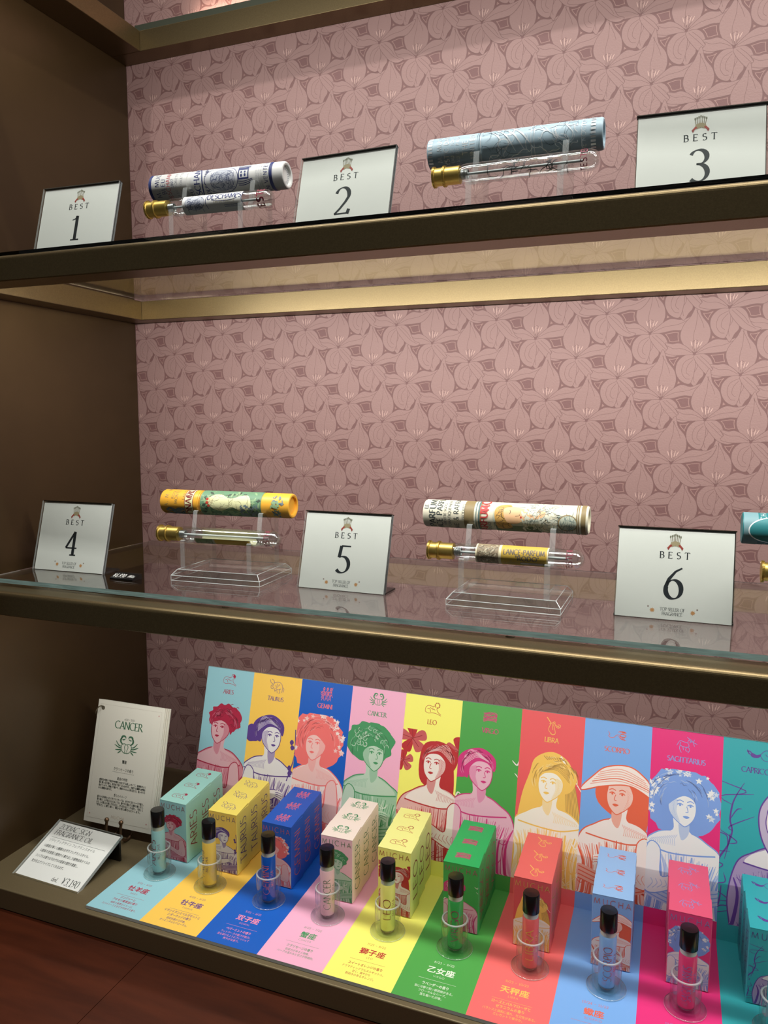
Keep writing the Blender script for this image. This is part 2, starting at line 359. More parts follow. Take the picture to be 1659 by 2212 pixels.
def wallpaper_wall():
    mb = MB()
    base = mat('wallpaper_ground', (112, 77, 75), 0.62, bump=0.35, bscale=700)
    lt = mat('wallpaper_pale_line', (148, 114, 107), 0.6, bump=0.35, bscale=700)
    dk = mat('wallpaper_dark_line', (112, 78, 75), 0.62, bump=0.35, bscale=700)  # darker printed line around the petals
    fl = mat('wallpaper_petal', (144, 112, 107), 0.6, bump=0.55, bscale=650)
    ln = mat('wallpaper_vein', (112, 80, 77), 0.6)
    pale = mat('wallpaper_stamen', (190, 156, 146), 0.6)
    mb.box(-0.02, X1 + 0.02, 0.0, 0.02, Z0, Z1, base)
    ax, az, bx, bz = 38.6, -19.4, -27.0, -39.6
    for i in range(-40, 70):
        for j in range(-45, 45):
            cx = 366.2 + i * ax + j * bx; cz = 507.6 + i * az + j * bz
            if not (-30 < cx < 1150 and -60 < cz < 960): continue
            var = (i * 2 + j) % 5; order = (i + 2 * j) % 7
            for k, (o, veins) in enumerate(lily(lt, dk, fl, ln, pale, var)):
                def put(P, m, L):
                    V, F = list(P), [tuple(range(len(P)))]; W3 = []
                    for u, v in V:
                        x = (cx + u) / 1000; z = (cz + v) / 1000
                        W3.append((min(X1, max(0, x)), -L * 0.000003, min(0.96, max(0.0, z))))
                    mb.add(W3, F, m)
                put(grow(o, 2.3), lt, 1 + k * 0.1); put(grow(o, 1.75), dk, 2 + k * 0.1)
                Lb = 3 + order * 6 + k
                put(grow(o, 0.28), ln, Lb); put(grow(o, -0.12), fl, Lb + 0.4)
                for vn in veins:
                    P, F, m, L = ribbon(vn, 0.34, ln, 0)
                    mb.add([(min(X1, max(0, (cx + u) / 1000)), -(Lb + 0.7) * 0.000003, min(0.96, max(0, (cz + v) / 1000))) for u, v in P], F, m)
            for t in ((-2.2, 8, -3.4, 12.5), (.2, 6, .2, 13.5), (2.2, 7, 3.4, 12.5), (4.0, 8, 6.2, 12)):
                P, F, m, L = ribbon([(t[0] * .4, t[1] - 4), (t[0], t[1]), (t[2], t[3])], 0.25, ln, 0)
                mb.add([(min(X1, max(0, (cx + u) / 1000)), -(50.0) * 0.000003, (cz + v) / 1000) for u, v in P], F, m)
                P, F, m, L = ribbon([(t[0], t[1]), ((t[0] + t[2]) / 2, (t[1] + t[3]) / 2), (t[2], t[3])], 0.75, pale, 0, taper=True)
                mb.add([(min(X1, max(0, (cx + u) / 1000)), -(51.0) * 0.000003, (cz + v) / 1000) for u, v in P], F, m)
    return tag(mb.build('wall_back'), 'dusty pink wallpaper of outlined lilies behind the shelves', 'wall', kind='structure')
wallpaper_wall()
mb = MB(); mb.box(-0.02, 0.0, -0.32, 0.0, Z0, Z1, BRONZE_D); bevel(mb.build('wall_left'), 0.001)
tag(bpy.data.objects['wall_left'], 'dark brown side panel at the left of the shelves', 'wall', kind='structure')
mb = MB(); mb.box(X1, X1 + 0.02, -0.32, 0.0, Z0, Z1, BRONZE_D); tag(mb.build('wall_right'), 'dark brown side panel closing the right end of the shelves', 'wall', kind='structure')

# ------------------------------------------------------------------ shelf frames and glass
YF, YB, RH = -0.2629, -0.0243, 0.0210
def rail_profile(y0, y1, z0, z1, r):
    """cross-section in (y, z) with a rounded upper front corner"""
    P = [(y0, z0 + 0.0008), (y0 + 0.0008, z0), (y1, z0), (y1, z1)]
    P += [(y0 + r + r * math.cos(math.radians(a)), z1 - r + r * math.sin(math.radians(a))) for a in range(90, 181, 15)]
    return P
def shelf_frame(z, xi, label, led=True, top=False):
    root = empty('shelf_frame', (0, 0, z), 0, label, 'shelf frame', 'bronze shelf frames')
    m = MB(); m.prism(rail_profile(YF, -0.2362, 0, RH, 0.004), 0, X1, BRONZE, 'x'); m.build('front_rail', root)
    m = MB(); m.box(0.0, X1, YB, 0.0, 0, RH, BRONZE); bevel(m.build('back_rail', root), 0.0006)
    for a, b in ((0.0, xi), (X1 - xi, X1)):
        m = MB(); m.box(a, b, -0.2362, YB, 0, RH, BRONZE); bevel(m.build('side_rail', root), 0.0006)
    m = MB(); m.box(0.05, X1 - 0.05, -0.2361, -0.2325, 0.004, 0.012, mat('aluminium_profile', (150, 150, 145), .4, .8)); m.build('light_profile', root)
    if not top:
        for px in (xi - 0.004, 0.27, 0.50, 0.76, X1 - xi + 0.004):
            for py in (-0.018, -0.238):
                m = MB(); m.lathe([(0, 0), (0.0035, 0), (0.0035, 0.0025), (0, 0.0025)], CLEAR, 12, Matrix.Translation((px, py, RH))); m.build('cushion_pad', root)
    return root
shelf_frame(0.5435, 0.0285, 'bronze shelf frame between the two upper rows of signs, gold lit inside')
shelf_frame(0.2605, 0.0285, 'bronze shelf frame carrying signs 4, 5 and 6 above the zodiac display')
tz = shelf_frame(0.8290, 0.0385, 'bronze frame crossing the top corner above sign 1', top=True)
m = MB(); m.box(0.030, X1 - 0.02, -0.0215, -0.0140, RH + 0.0002, RH + 0.0075, mat('grey_green_profile', (92, 96, 82), .35, .6)); m.build('light_bar', tz)
def glass_shelf(z0, z1, label, front=None):
    m = MB(); x0, x1, y0, y1 = 0.021, X1 - 0.021, -0.2437, -0.0105
    P = [(x, y, z) for z in (z0, z1) for y in (y0, y1) for x in (x0, x1)]
    m.add(P, [(0, 2, 3, 1), (4, 5, 7, 6), (2, 6, 7, 3), (0, 4, 6, 2), (1, 3, 7, 5)], SHELFGLASS); m.add(P, [(0, 1, 5, 4)], front or SHELFGLASS)
    return tag(m.build('glass_shelf'), label, 'glass shelf')
ZA, ZB = 0.5718, 0.2882
glass_shelf(0.5676, ZA, 'clear glass pane of the upper shelf under signs 1, 2 and 3')
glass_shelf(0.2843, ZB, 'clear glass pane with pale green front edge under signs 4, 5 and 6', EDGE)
m = MB(); m.prism(rail_profile(YF, 0.0, -0.0205, 0.0, 0.0012), 0, X1, mat('platform_metal', (118, 104, 76), .48, .45, noise=.05, nscale=700), 'x')
tag(m.build('display_platform'), 'flat dark bronze base platform holding the zodiac oil display', 'platform')
m = MB()
m.box(-0.05, 0.2001, -0.62, 0.02, -0.0480, -0.0208, WOOD); m.box(0.2007, X1 + .05, -0.62, 0.02, -0.0480, -0.0208, WOOD)
m.box(-0.05, X1 + .05, -0.61, 0.02, -0.0490, -0.0222, mat('dark_joint_gap', (22, 10, 7), .8))  # very dark board showing in the plank joint
tag(m.build('wooden_counter'), 'red brown wooden counter under the bronze platform', 'counter')

# ------------------------------------------------------------------ acrylic sign holders
def leaning(w, h, tilt):
    """(u, v, d) on a card of width w leaning back: d is the distance in front of its printed side"""
    ct, st = math.cos(tilt), math.sin(tilt)
    return lambda u, v, d: Vector((u, v * st - d * ct, v * ct + d * st))
def slab(mb, fn, u0, u1, v0, v1, d0, d1, m, edge=None):
    P = [fn(u, v, d) for d in (d0, d1) for v in (v0, v1) for u in (u0, u1)]
    mb.add(P, [(0, 1, 3, 2), (4, 6, 7, 5)], m); mb.add(P, [(0, 4, 5, 1), (2, 3, 7, 6), (0, 2, 6, 4), (1, 5, 7, 3)], edge or m)
RED = ink((165, 62, 52)); GOLDINK = ink((222, 160, 105)); DUSTY = ink((165, 140, 135)); BRASSI = ink((128, 110, 80))
def crest():
    """small bouquet of flower stalks over a red ribbon, one unit wide"""
    A = []
    for k, u in enumerate((-.30, -.20, -.10, 0, .10, .20, .30)):
        b = (u * .75, .05); t = (u * 1.05, .62 - abs(u) * .35)
        A.append(ribbon([b, t], .035, BRASSI, 2))
        A.append(poly([(t[0] + .045 * math.cos(a * PI / 4), t[1] + .07 * math.sin(a * PI / 4)) for a in range(8)], ink((120, 116, 96)), 3))
    A.append(poly(smooth([(-.30, .20), (-.1, .30), (.1, .30), (.30, .20), (.22, .02), (0, .10), (-.22, .02)], 4, True), ink((178, 160, 128)), 3))
    for s in (-1, 1):
        A.append(poly([(s * .18, .12), (s * .30, .15), (s * .39, .07), (s * .50, -.03), (s * .40, -.12), (s * .33, -.01), (s * .24, .04)], RED, 4))
        A.append(poly([(s * .36, .0), (s * .48, -.04), (s * .42, -.14)], ink((140, 48, 42)), 5))
    return A
def sign_face(digit):
    w, h = 0.0809, 0.0672; A = []
    A += tf(crest(), 0.0112, 0.0150, 0, h * .795, 0)
    A += letters('BEST', INK, 0.0047, (.07, .17), True, .58, 0, h * .675)
    A += letters(digit, INK, 0.0222, (.038, .155), False, 0, 0, h * .245, cond=.98)
    if digit in '14': pass
    A += letters('TOP SELLER OF', GREYINK, 0.0022, (.08, .15), True, .06, 0, h * .108, cond=.86)
    A += letters('FRAGRANCE', GREYINK, 0.0022, (.08, .15), True, .06, 0, h * .060, cond=.86)
    A += [star(-.0137, h * .105, .0019, GOLDINK, 8), star(.0137, h * .105, .0019, GOLDINK, 8), star(-.0166, h * .142, .0008, DUSTY, 6), star(.0166, h * .142, .0008, DUSTY, 6)]
    return A
def sign(digit, x, y, z, rz, label):
    w, h, t = 0.0809, 0.0672, 0.2734
    root = empty('table_sign', (x, y, z), rz, label, 'sign', 'numbered best seller signs')
    fn = leaning(w, h, t)
    m = MB(); slab(m, fn, -w / 2, w / 2, 0.0002, h, -0.0020, 0.0, CLEAR, AEDGE); m.build('front_panel', root)
    m = MB(); slab(m, fn, -w / 2 + .0009, w / 2 - .0012, 0.0010, h - .0009, -0.0025, -0.0021, PAPER)
    m.art(sign_face(digit), lambda u, v, L: fn(u, v, -0.00208 + L * 0.00002)); m.build('paper_insert', root)
    m = MB(); slab(m, fn, -w / 2 + .0006, w / 2 - .0004, 0.0008, h, -0.0052, -0.0047, DARKP)
    m.box(-w / 2, w / 2, 0.003, 0.026, 0.0, 0.0014, DARKP); m.build('bracket', root)
    m = MB(); slab(m, fn, -w / 2, w / 2, 0.0002, h, -.0046, -.0026, CLEAR, AEDGE); m.build('rear_panel', root)
    m = MB(); slab(m, fn, -w / 2 - .0001, w / 2 + .0001, h, h + .0006, -0.0050, -0.0010, mat('dark_edge', (52, 40, 28), .3, .5)); m.build('top_edge', root)
    return root
sign('1', 0.1025, -0.2117, ZA, 0.0435, 'square white sign reading BEST 1, at the far left of the top shelf')
sign('2', 0.3545, -0.2045, ZA, -0.0358, 'white sign reading BEST 2, between the white and the pale blue tubes')
sign('3', 0.6085, -0.1965, ZA, 0.055, 'white sign reading BEST 3, at the right end of the top shelf')
sign('4', 0.0701, -0.1993, ZB, 0.0317, 'white sign reading BEST 4, beside the small black price tag')
sign('5', 0.3432, -0.1799, ZB, -0.0208, 'white sign reading BEST 5, between the orange and the cream tubes')
sign('6', 0.6044, -0.1793, ZB, -0.0064, 'white sign reading BEST 6, at the right of the middle shelf')

# price sign lying back on the platform
def price_sign():
    w, h, t = 0.0804, 0.0650, 1.1875
    root = empty('price_sign', (0.0682, -0.2431, 0.0010), -0.025, 'white tilted sign about zodiac sign fragrance oil priced 3,190 yen', 'sign')
    fn = leaning(w, h, t)
    m = MB(); slab(m, fn, -w / 2, w / 2, 0.0, h, -0.0034, 0.0, CLEAR, edge_acrylic('lit_acrylic_edge', .55)); m.build('front_panel', root)  # paler acrylic edge, its lit look put into the colour
    m = MB(); slab(m, fn, -w / 2 + .0012, w / 2 - .0018, 0.0008, h - .0010, -0.0022, -0.0019, PAPER)
    A = []
    dg = ink((62, 66, 64))
    A += letters('ZODIAC SIGN', dg, 0.0052, (.05, .13), True, .08, -w * .42, h * .865, 'l', cond=.92)
    A += letters('FRAGRANCE OIL', dg, 0.0052, (.05, .13), True, .08, -w * .42, h * .755, 'l', cond=.92)
    A.append(rectp(-w * .42, h * .705, w * .42, h * .709, dg, 2))
    A += kanji('ゾディアックサイン フレグランスオイル', dg, 0.0031, -w * .42, h * .635, align='l', w=.058)
    for k, s in enumerate(('12星座が導く12種類のお守りフレグランスオイル。', '12星座の支配星と植物から導き出した植物由来オイルの', 'シンプルな香りはそれぞれの星座の個性を尊重し、', '気分をエナジャイズしてくれるはず。')):
        A += kanji(s, dg, 0.0029, -w * .42, h * (.535 - k * .090), align='l', w=(.056, .062, .053, .040)[k], bold=.01)
    A += letters('6mL', dg, 0.0042, (.06, .14), True, .08, w * .13, h * .07, 'r', cond=.85)
    A += letters('¥3,190', dg, 0.0068, (.05, .14), False, .10, w * .43, h * .065, 'r', cond=.80)
    m.art(A, lambda u, v, L: fn(u, v, -0.00188 + L * 0.00002)); m.build('paper_insert', root)
    m = MB(); slab(m, fn, -w / 2 + .001, w / 2 - .001, 0.001, h - .0008, -0.0040, -0.0036, DARKP)
    q = fn(0, h - .004, -0.0034); m.box(-w / 2, w / 2, q.y - .002, q.y + .0002, -0.0009, q.z + .0004, DARKP); m.build('bracket', root)
price_sign()

# small black price block on the middle glass
root = empty('price_tag', (0.1425, -0.2035, ZB), -0.02, 'tiny black price block reading 6,930 yen on the glass beside sign 4', 'price tag')
m = MB(); m.prism([(-.0060, 0), (.0065, 0), (.0065, .0044), (.0030, .0044), (-.0060, .0012)], -.0128, .0128, BLACKP, 'x'); m.build('block', root)
m = MB(); A = letters('¥6,930', ink((225, 225, 220)), 0.0052, (.10, .13), False, .18, -.0118, -.0026, 'l', cond=.62) + kanji('(税込)', ink((225, 225, 220)), .0036, .0045, -.0016, w=.0070, align='l')
sl = (.0044 - .0012) / .0090
m.art(A, lambda u, v, L: (u, v - .0012, .0012 + (v - .0012 + .0060) * sl + .00003 * L)); m.build('lettering', root)

# ------------------------------------------------------------------ zodiac artwork (plain stand-in figures)
SIGNS = [  # name, strip colour, ink, box colour, date, kanji, lines, lettering colour on the strip
 ('ARIES', (146, 196, 206), (168, 28, 62), (160, 212, 202), '3/21 ~ 4/19', '牡羊座', ['ジンジャーと', 'アオモジ果実油の香り', '純粋で素直なイメージ。', 'スパイシーさと甘さが共存する香り。'], None),
 ('TAURUS', (246, 198, 84), (86, 56, 132), (242, 220, 104), '4/20 ~ 5/20', '牡牛座', ['イランイランとベルガモットと', 'シダーウッドの香り', '感受性豊かな印象。', 'オリエンタルなフローラル。'], None),
 ('GEMINI', (8, 88, 184), (236, 112, 108), (22, 84, 182), '5/21 ~ 6/21', '双子座', ['ペパーミントの香り', 'フットワークの軽さが魅力。', '風を届けるようなフレッシュで', '爽やかな香り。'], None),
 ('CANCER', (238, 172, 198), (66, 142, 90), (240, 222, 210), '6/22 ~ 7/22', '蟹座', ['クラリセージの香り', '包容力がある人物像。', 'ハーブの温かみと甘さが特徴的。'], None),
 ('LEO', (242, 236, 112), (178, 40, 44), (238, 236, 146), '7/23 ~ 8/22', '獅子座', ['スイートオレンジの香り', 'ドラマティックでエネルギッシュ。', '甘く、爽やかな', '馴染みのあるオレンジ。'], None),
 ('VIRGO', (74, 156, 70), (202, 48, 118), (44, 168, 92), '8/23 ~ 9/22', '乙女座', ['ラベンダーの香り', '常に冷静で鋭い観察眼がある。', 'フローラルなハーブ。', '落ち着いた印象。'], (226, 236, 216)),
 ('LIBRA', (238, 106, 104), (238, 192, 92), (224, 102, 98), '9/23 ~ 10/23', '天秤座', ['ローズとパルマローザと', 'ゼラニウムの香り', 'バランスと調和に優れ、社交性がある。', 'エレガントで華やか。'], None),
 ('SCORPIO', (118, 166, 224), (222, 98, 66), (146, 184, 228), '10/24 ~ 11/22', '蠍座', [], None),
 ('SAGITTARIUS', (222, 44, 118), (122, 156, 216), (224, 88, 120), '11/23 ~ 12/21', '射手座', [], None),
 ('CAPRICORN', (48, 160, 166), (94, 58, 142), (52, 166, 176), '12/22 ~ 1/19', '山羊座', [], None),
 ('AQUARIUS', (244, 214, 130), (40, 110, 160), None, '', '水瓶座', [], None),
 ('PISCES', (180, 160, 210), (40, 120, 120), None, '', '魚座', [], None)]
def icon(k, m):
    """line drawings of the twelve signs, roughly one unit wide round the origin"""
    w = .026; R = lambda *p, ww=w: ribbon(smooth(list(p), 4), min(ww, .04), m, 2); A = []
    if k in (0, 4):      # lying ram / lion
        A += [R((-.48, -.18), (-.46, .05), (-.30, .18), (-.05, .16), (.12, .20)), R((-.48, -.18), (-.30, -.26), (-.05, -.22), (.2, -.24), (.5, -.34)),
              R((-.36, -.02), (-.22, .0), (-.14, -.18)), R((.12, .20), (.16, .36), (.30, .38), (.40, .26), (.34, .12), (.24, .10)), R((.22, .08), (.26, -.10), (.42, -.24), (.50, -.28)),
              R((-.2, .1), (-.1, .02), (.0, .08)), R((-.05, -.05), (.05, .0), (.12, -.06))]
        for q in range(3 if k == 0 else 7):
            a = q * .9; A.append(R((.24 + .10 * math.cos(a), .24 + .10 * math.sin(a)), (.24 + .17 * math.cos(a + .3), .24 + .17 * math.sin(a + .3)), (.24 + .12 * math.cos(a + .6), .24 + .12 * math.sin(a + .6))))
        if k == 0: A.append(poly([(.30 + .09 * math.cos(t), .26 + .10 * math.sin(t)) for t in [i * PI / 5 for i in range(10)]], m, 2))
    elif k == 1:
        A += [R((-.2, .22), (.05, .30), (.30, .22), (.42, -.02), (.38, -.34)), R((-.2, .22), (-.30, .0), (-.18, -.16), (-.1, -.32)), R((-.1, -.1), (.12, -.18), (.30, -.10)),
              R((-.12, -.3), (.0, -.2), (.06, -.4)), R((.2, -.12), (.24, -.3), (.18, -.42)), R((-.30, .1), (-.42, .02), (-.40, -.14), (-.26, -.16)), R((-.3, .16), (-.46, .22), (-.52, .40)),
              R((-.22, .2), (-.24, .34), (-.40, .44)), R((.42, .0), (.52, -.1), (.48, -.3)), R((.0, .2), (.1, .05), (.2, .18)), R((-.1, .1), (-.02, -.04), (.06, .02))]
    elif k == 2:
        for s in (-.22, .02, .24):
            A += [R((s, .30), (s + .06, .38), (s + .10, .28), (s + .03, .22), (s, .30), ww=.05), R((s + .02, .2), (s - .06, .0), (s - .02, -.2), (s - .08, -.44)), R((s + .06, .2), (s + .14, .02), (s + .06, -.18), (s + .10, -.42)),
                  R((s - .04, .14), (s - .14, .0), (s - .10, -.1)), R((s, .1), (s + .1, .12), (s + .02, .0), (s + .1, -.06)), R((s, -.05), (s + .06, -.2), (s, -.34))]
        A += [R((.42, .42), (.36, .1), (.44, -.2)), R((-.40, .10), (-.28, .0), (-.32, -.3))]
    elif k == 3:
        for t in (-1, 1):
            A += [R((0, .10), (t * .10, .14), (t * .22, .10), (t * .26, -.02), (t * .18, -.18), (t * .06, -.24), (0, -.22)), R((t * .05, .10), (t * .09, .0), (t * .05, -.12), (t * .07, -.22))]
            for a, (ex, ey) in enumerate(((.54, .22), (.60, .06), (.54, -.14), (.40, -.28))):
                A.append(ribbon(smooth([(t * .23, .02 - a * .055), (t * (.38 - a * .02), .05 - a * .09), (t * ex, ey)], 4), .05, m, 2, taper=True))
            A.append(ribbon(smooth([(t * .18, .10), (t * .30, .20), (t * .30, .32), (t * .22, .40)], 4), .085, m, 2, taper=True))
            A.append(ribbon(smooth([(t * .30, .28), (t * .26, .42), (t * .12, .44), (t * .06, .36)], 4), .075, m, 2, taper=True))
            A.append(ribbon(smooth([(t * .24, .30), (t * .16, .30), (t * .08, .34)], 4), .045, m, 2, taper=True))
    elif k == 5:
        rr = random.Random(3)
        for q in range(11):
            y = .22 - q * .045; A.append(R(*[(-.45 + i * .13 + rr.uniform(-.02, .02), y + rr.uniform(-.025, .025) + (.05 if 1 < i < 6 else -.02)) for i in range(7)], ww=.03))
    elif k == 6:
        A += [R((-.34, .46), (-.10, .16), ww=.05), R((-.2, .10), (.02, .18), (.20, .06), (.36, .0)), R((-.1, .12), (-.22, -.2), (-.04, -.42)), R((-.02, .12), (.02, -.2)), R((.04, .1), (.16, -.30), (.14, -.42)),
              R((-.1, -.40), (.02, -.46), (.14, -.42), ww=.08), R((.14, .08), (.26, -.06), (.40, -.02), (.42, .1), (.30, .12)), R((.24, .02), (.34, .04)), R((.0, .2), (.1, .26), (.12, .16))]
    elif k == 7:
        A += [R((-.50, .16), (-.42, .02), (-.48, -.06), (-.36, -.16), (-.2, -.12), (-.06, .02), (.06, .04))]
        for q in range(5):
            A += [R((.02 + q * .07, .18 - q * .02), (.14 + q * .05, .24), (.28 + q * .04, .16)), R((.04 + q * .07, -.02), (.12 + q * .06, -.12 - q * .02), (.24 + q * .05, -.2))]
        A += [R((.1, .04), (.24, .10), (.42, .04), (.34, -.06), (.16, -.04), (.1, .04), ww=.06)]
    elif k == 8:
        A += [R((-.44, .06), (-.34, .20), (-.14, .16), (.04, .12), (.10, -.04), (-.04, -.10), (-.22, -.08), (-.34, .0), (-.30, .14)), R((-.32, .0), (-.36, -.2), (-.26, -.40)), R((-.2, -.1), (-.16, -.26)), R((.04, -.06), (.14, -.2), (.06, -.38)),
              R((-.02, -.1), (-.06, -.26), (.04, -.30)), R((.04, .12), (.06, .26), (.16, .32), (.22, .24), (.12, .14)), R((.0, .42), (.12, .34), (.30, .20), (.50, .12)), R((.36, .34), (.30, .16), (.38, .0)), R((-.44, .06), (-.50, -.06)), R((.1, .3), (.2, .2), (.26, .28))]
    else:
        A += [R((.1, .2), (.24, .30), (.40, .22), (.50, .05), (.44, -.2)), R((.1, .2), (.0, .02), (.12, -.2), (.3, -.24)), poly(smooth([(.02, .08), (-.16, .02), (-.34, .10), (-.40, -.04), (-.26, -.14), (-.06, -.10)], 4, True), m, 1),
              ribbon(smooth([(-.32, .04), (-.44, .16), (-.56, .14)], 4), .06, m, 2, taper=True), ribbon(smooth([(-.34, .02), (-.46, .04), (-.54, .24)], 4), .06, m, 2, taper=True), R((.3, .28), (.34, .44), (.46, .48)), R((.2, .1), (.3, .0), (.36, .1))]
    return A
def figure(k, inkc, bg, H=2.1):
    """a plain robed half-figure, one unit wide, y from 0 (bottom) to H (crown of the head)"""
    rr = random.Random(40 + k); u = lambda a, b: rr.uniform(a, b)
    lightc = mixc((238, 236, 228), inkc, .08 if k != 2 else .13); midc = mixc(lightc, inkc, .46); m2c = mixc(lightc, inkc, .26)
    I, Lg, Md, M2 = ink(inkc), ink(lightc), ink(midc), ink(m2c); Dk = ink(mixc(inkc, (30, 10, 20), .25)); A = []
    s = (1, -1, 1, -1, 1, -1, 1, 1, -1, 1, 1, -1)[k]                       # which way she faces
    hx = (.44, .50, .42, .50, .58, .42, .52, .56, .48, .72, .5, .5)[k]; hy = H - .42; hr, hh = .150, .200
    X = lambda v: hx + s * v
    hair = (0, 1, 5, 2, 6, 1, 3, 4, 5, 7, 0, 3)[k]
    def wob(cx, cy, rx, ry, n, amp, a0=0.0):
        return [(cx + rx * (1 + amp * math.sin(i * 2.7 + a0) + u(-amp, amp) * .6) * math.cos(2 * PI * i / n), cy + ry * (1 + amp * math.cos(i * 3.1 + a0) + u(-amp, amp) * .6) * math.sin(2 * PI * i / n)) for i in range(n)]
    # ornaments behind
    if hair == 3: # long loose hair
        A.append(poly(smooth([(X(-.26), hy + .10), (X(-.20), hy + .30), (X(0), hy + .40), (X(.2), hy + .30), (X(.28), hy + .06), (X(.34), hy - .25), (X(.44), hy - .60), (X(.30), hy - .85), (X(-.1), hy - .5), (X(-.36), hy - .60), (X(-.34), hy - .2)], 5, True), I, 2))
        for q in range(9): A.append(ribbon(smooth([(X(-.1 + q * .03), hy + .34), (X(.14 + q * .015), hy + .1), (X(.2 + q * .018), hy - .25), (X(.22 + q * .022), hy - .62)], 5), .010, Dk, 3))
        A.append(ribbon([(X(.1), hy + .36), (X(.46), hy - .02)], .022, Lg, 4))
    if hair == 4: # broad brimmed hat, hair below
        A.append(poly(smooth([(X(-.24), hy - .1), (X(-.22), hy + .12), (X(.26), hy + .12), (X(.34), hy - .15), (X(.26), hy - .40), (X(.05), hy - .3)], 5, True), I, 2))
    if hair == 5:
        A.append(poly(wob(hx, hy + .06, .40, .40, 40, .05), I, 2))
        for q in range(46):
            a = u(-.5, PI + .5); r = u(.30, .41); A.append(star(hx + r * math.cos(a), hy + .06 + r * math.sin(a), u(.022, .045), Lg if q % 3 else M2, 5, 3 + (q % 4) * .1, .45))
    if hair == 6:
        for (fx, fy, fr) in ((-.32, .30, .17), (.30, .22, .16), (-.42, .0, .12)):
            for p in range(5):
                a = p * 1.26 + .4; A.append(poly(smooth([(X(fx), hy + fy), (X(fx + fr * math.cos(a - .45)), hy + fy + fr * math.sin(a - .45)), (X(fx + fr * 1.15 * math.cos(a)), hy + fy + fr * 1.15 * math.sin(a)), (X(fx + fr * math.cos(a + .45)), hy + fy + fr * math.sin(a + .45))], 4, True), I if p % 2 else ink(mixc(inkc, lightc, .25)), 2 + p * .1))
                A.append(ribbon([(X(fx), hy + fy), (X(fx + fr * .8 * math.cos(a)), hy + fy + fr * .8 * math.sin(a))], .008, Dk, 2.8))
        A.append(poly(smooth([(X(-.20), hy + .1), (X(-.12), hy + .28), (X(.12), hy + .28), (X(.24), hy + .05), (X(.27), hy - .35), (X(.18), hy - .6), (X(.0), hy - .35), (X(-.18), hy - .2)], 5, True), I, 3))
    if k == 9:   # bare branches
        for q in range(3):
            x0, y0 = u(.02, .2), .2 + q * .5; P = [(x0, y0)]
            for t in range(6): P.append((P[-1][0] + u(-.06, .09), P[-1][1] + u(.08, .18)))
            A.append(ribbon(smooth(P, 4), .030 - q * .006, I, 2, taper=True))
            for t in range(1, 6): A.append(ribbon(smooth([P[t], (P[t][0] + u(-.18, .18), P[t][1] + u(.02, .12)), (P[t][0] + u(-.26, .26), P[t][1] + u(.08, .2))], 4), .012, I, 2, taper=True))
    if k == 5:
        for (bx, by) in ((.08, H - .5), (.12, H - .75), (.86, H - .25), (.90, H - .4)):
            A.append(ribbon(smooth([(bx - .06, by + .05), (bx, by), (bx + .03, by + .05), (bx + .07, by + .03)], 4), .018, Lg, 2, taper=True))
    # dress and shoulders
    sh = hy - .34
    robe = smooth([(X(-.10), sh + .06), (X(-.26), sh - .02), (X(-.42), sh - .16), (X(-.50), sh - .55), (X(-.46), sh - 1.0), (X(-.56), -.3), (X(.60), -.3), (X(.46), sh - 1.0), (X(.50), sh - .55), (X(.44), sh - .18), (X(.28), sh), (X(.12), sh + .06)], 6, True)
    A.append(poly(grow(robe, .014), I, 4)); A.append(poly(robe, {0: Md, 3: Md, 4: M2, 5: M2, 9: Md}.get(k, Lg), 4.2))
    # bare shoulders and neck
    skin = M2 if k in (0, 2, 3, 5) else Lg
    A.append(poly(smooth([(X(-.075), hy - .10), (X(-.085), sh + .08), (X(-.28), sh - .04), (X(-.34), sh - .14), (X(-.12), sh - .17), (X(.14), sh - .18), (X(.36), sh - .12), (X(.26), sh), (X(.09), sh + .08), (X(.085), hy - .10)], 5, True), skin, 5))
    A.append(ribbon(smooth([(X(-.36), sh - .14), (X(-.12), sh - .175), (X(.14), sh - .185), (X(.38), sh - .12)], 5), .016, I, 6.6))
    A.append(poly(smooth([(X(-.07), hy - .14), (X(-.075), sh + .05), (X(0), sh - .02), (X(.03), hy - .16)], 4, True), Md, 5.2))
    # folds: soft tone swaths, dark wedges and fine pen lines falling to the hem
    yb = sh - .56
    for q in range(12):
        x0 = -.44 + q * .08; P = smooth([(X(x0), sh - .16 - abs(x0) * .3), (X(x0 * .8 + u(-.04, .04)), yb + .05), (X(x0 * 1.1 + u(-.05, .05)), yb - .4), (X(x0 * 1.4), -.2)], 6)
        A.append(ribbon(P, u(.03, .07), M2 if q % 2 else Md, 5.6 + (q % 2) * .05, taper=True))
    for q in range(34):
        x0 = -.45 + q * .0275; yA = sh - .18 - abs(x0) * .25 + u(-.03, .03); sw = u(-.06, .06)
        P = smooth([(X(x0), yA), (X(x0 * .85 + sw * .5), yb + .04), (X(x0 * .95 + sw), yb - .35), (X(x0 * 1.35 + sw), yb - .9), (X(x0 * 1.5 + sw * .6), -.2)], 5)
        A.append(ribbon(P, .010 if q % 4 else u(.022, .040), I, 6 + (q % 3) * .1, taper=True))
    for q in range(30):
        y = u(.02, sh - .25); x = u(-.44, .34); A.append(ribbon(smooth([(X(x), y), (X(x + .05), y - u(.03, .09)), (X(x + .12), y - u(.0, .10))], 4), u(.006, .016), I if q % 3 else Lg, 6.5, taper=True))
    # sash
    if k in (0, 1, 3, 7, 8):
        yb = sh - .55; A.append(poly(smooth([(X(-.42), yb + .05), (X(0), yb - .05), (X(.42), yb + .08), (X(.42), yb - .10), (X(0), yb - .22), (X(-.42), yb - .10)], 5, True), Md, 7))
        for q in range(4): A.append(ribbon(smooth([(X(-.42), yb + .02 - q * .045), (X(0), yb - .07 - q * .045), (X(.42), yb + .05 - q * .045)], 6), .012, I, 7.1))
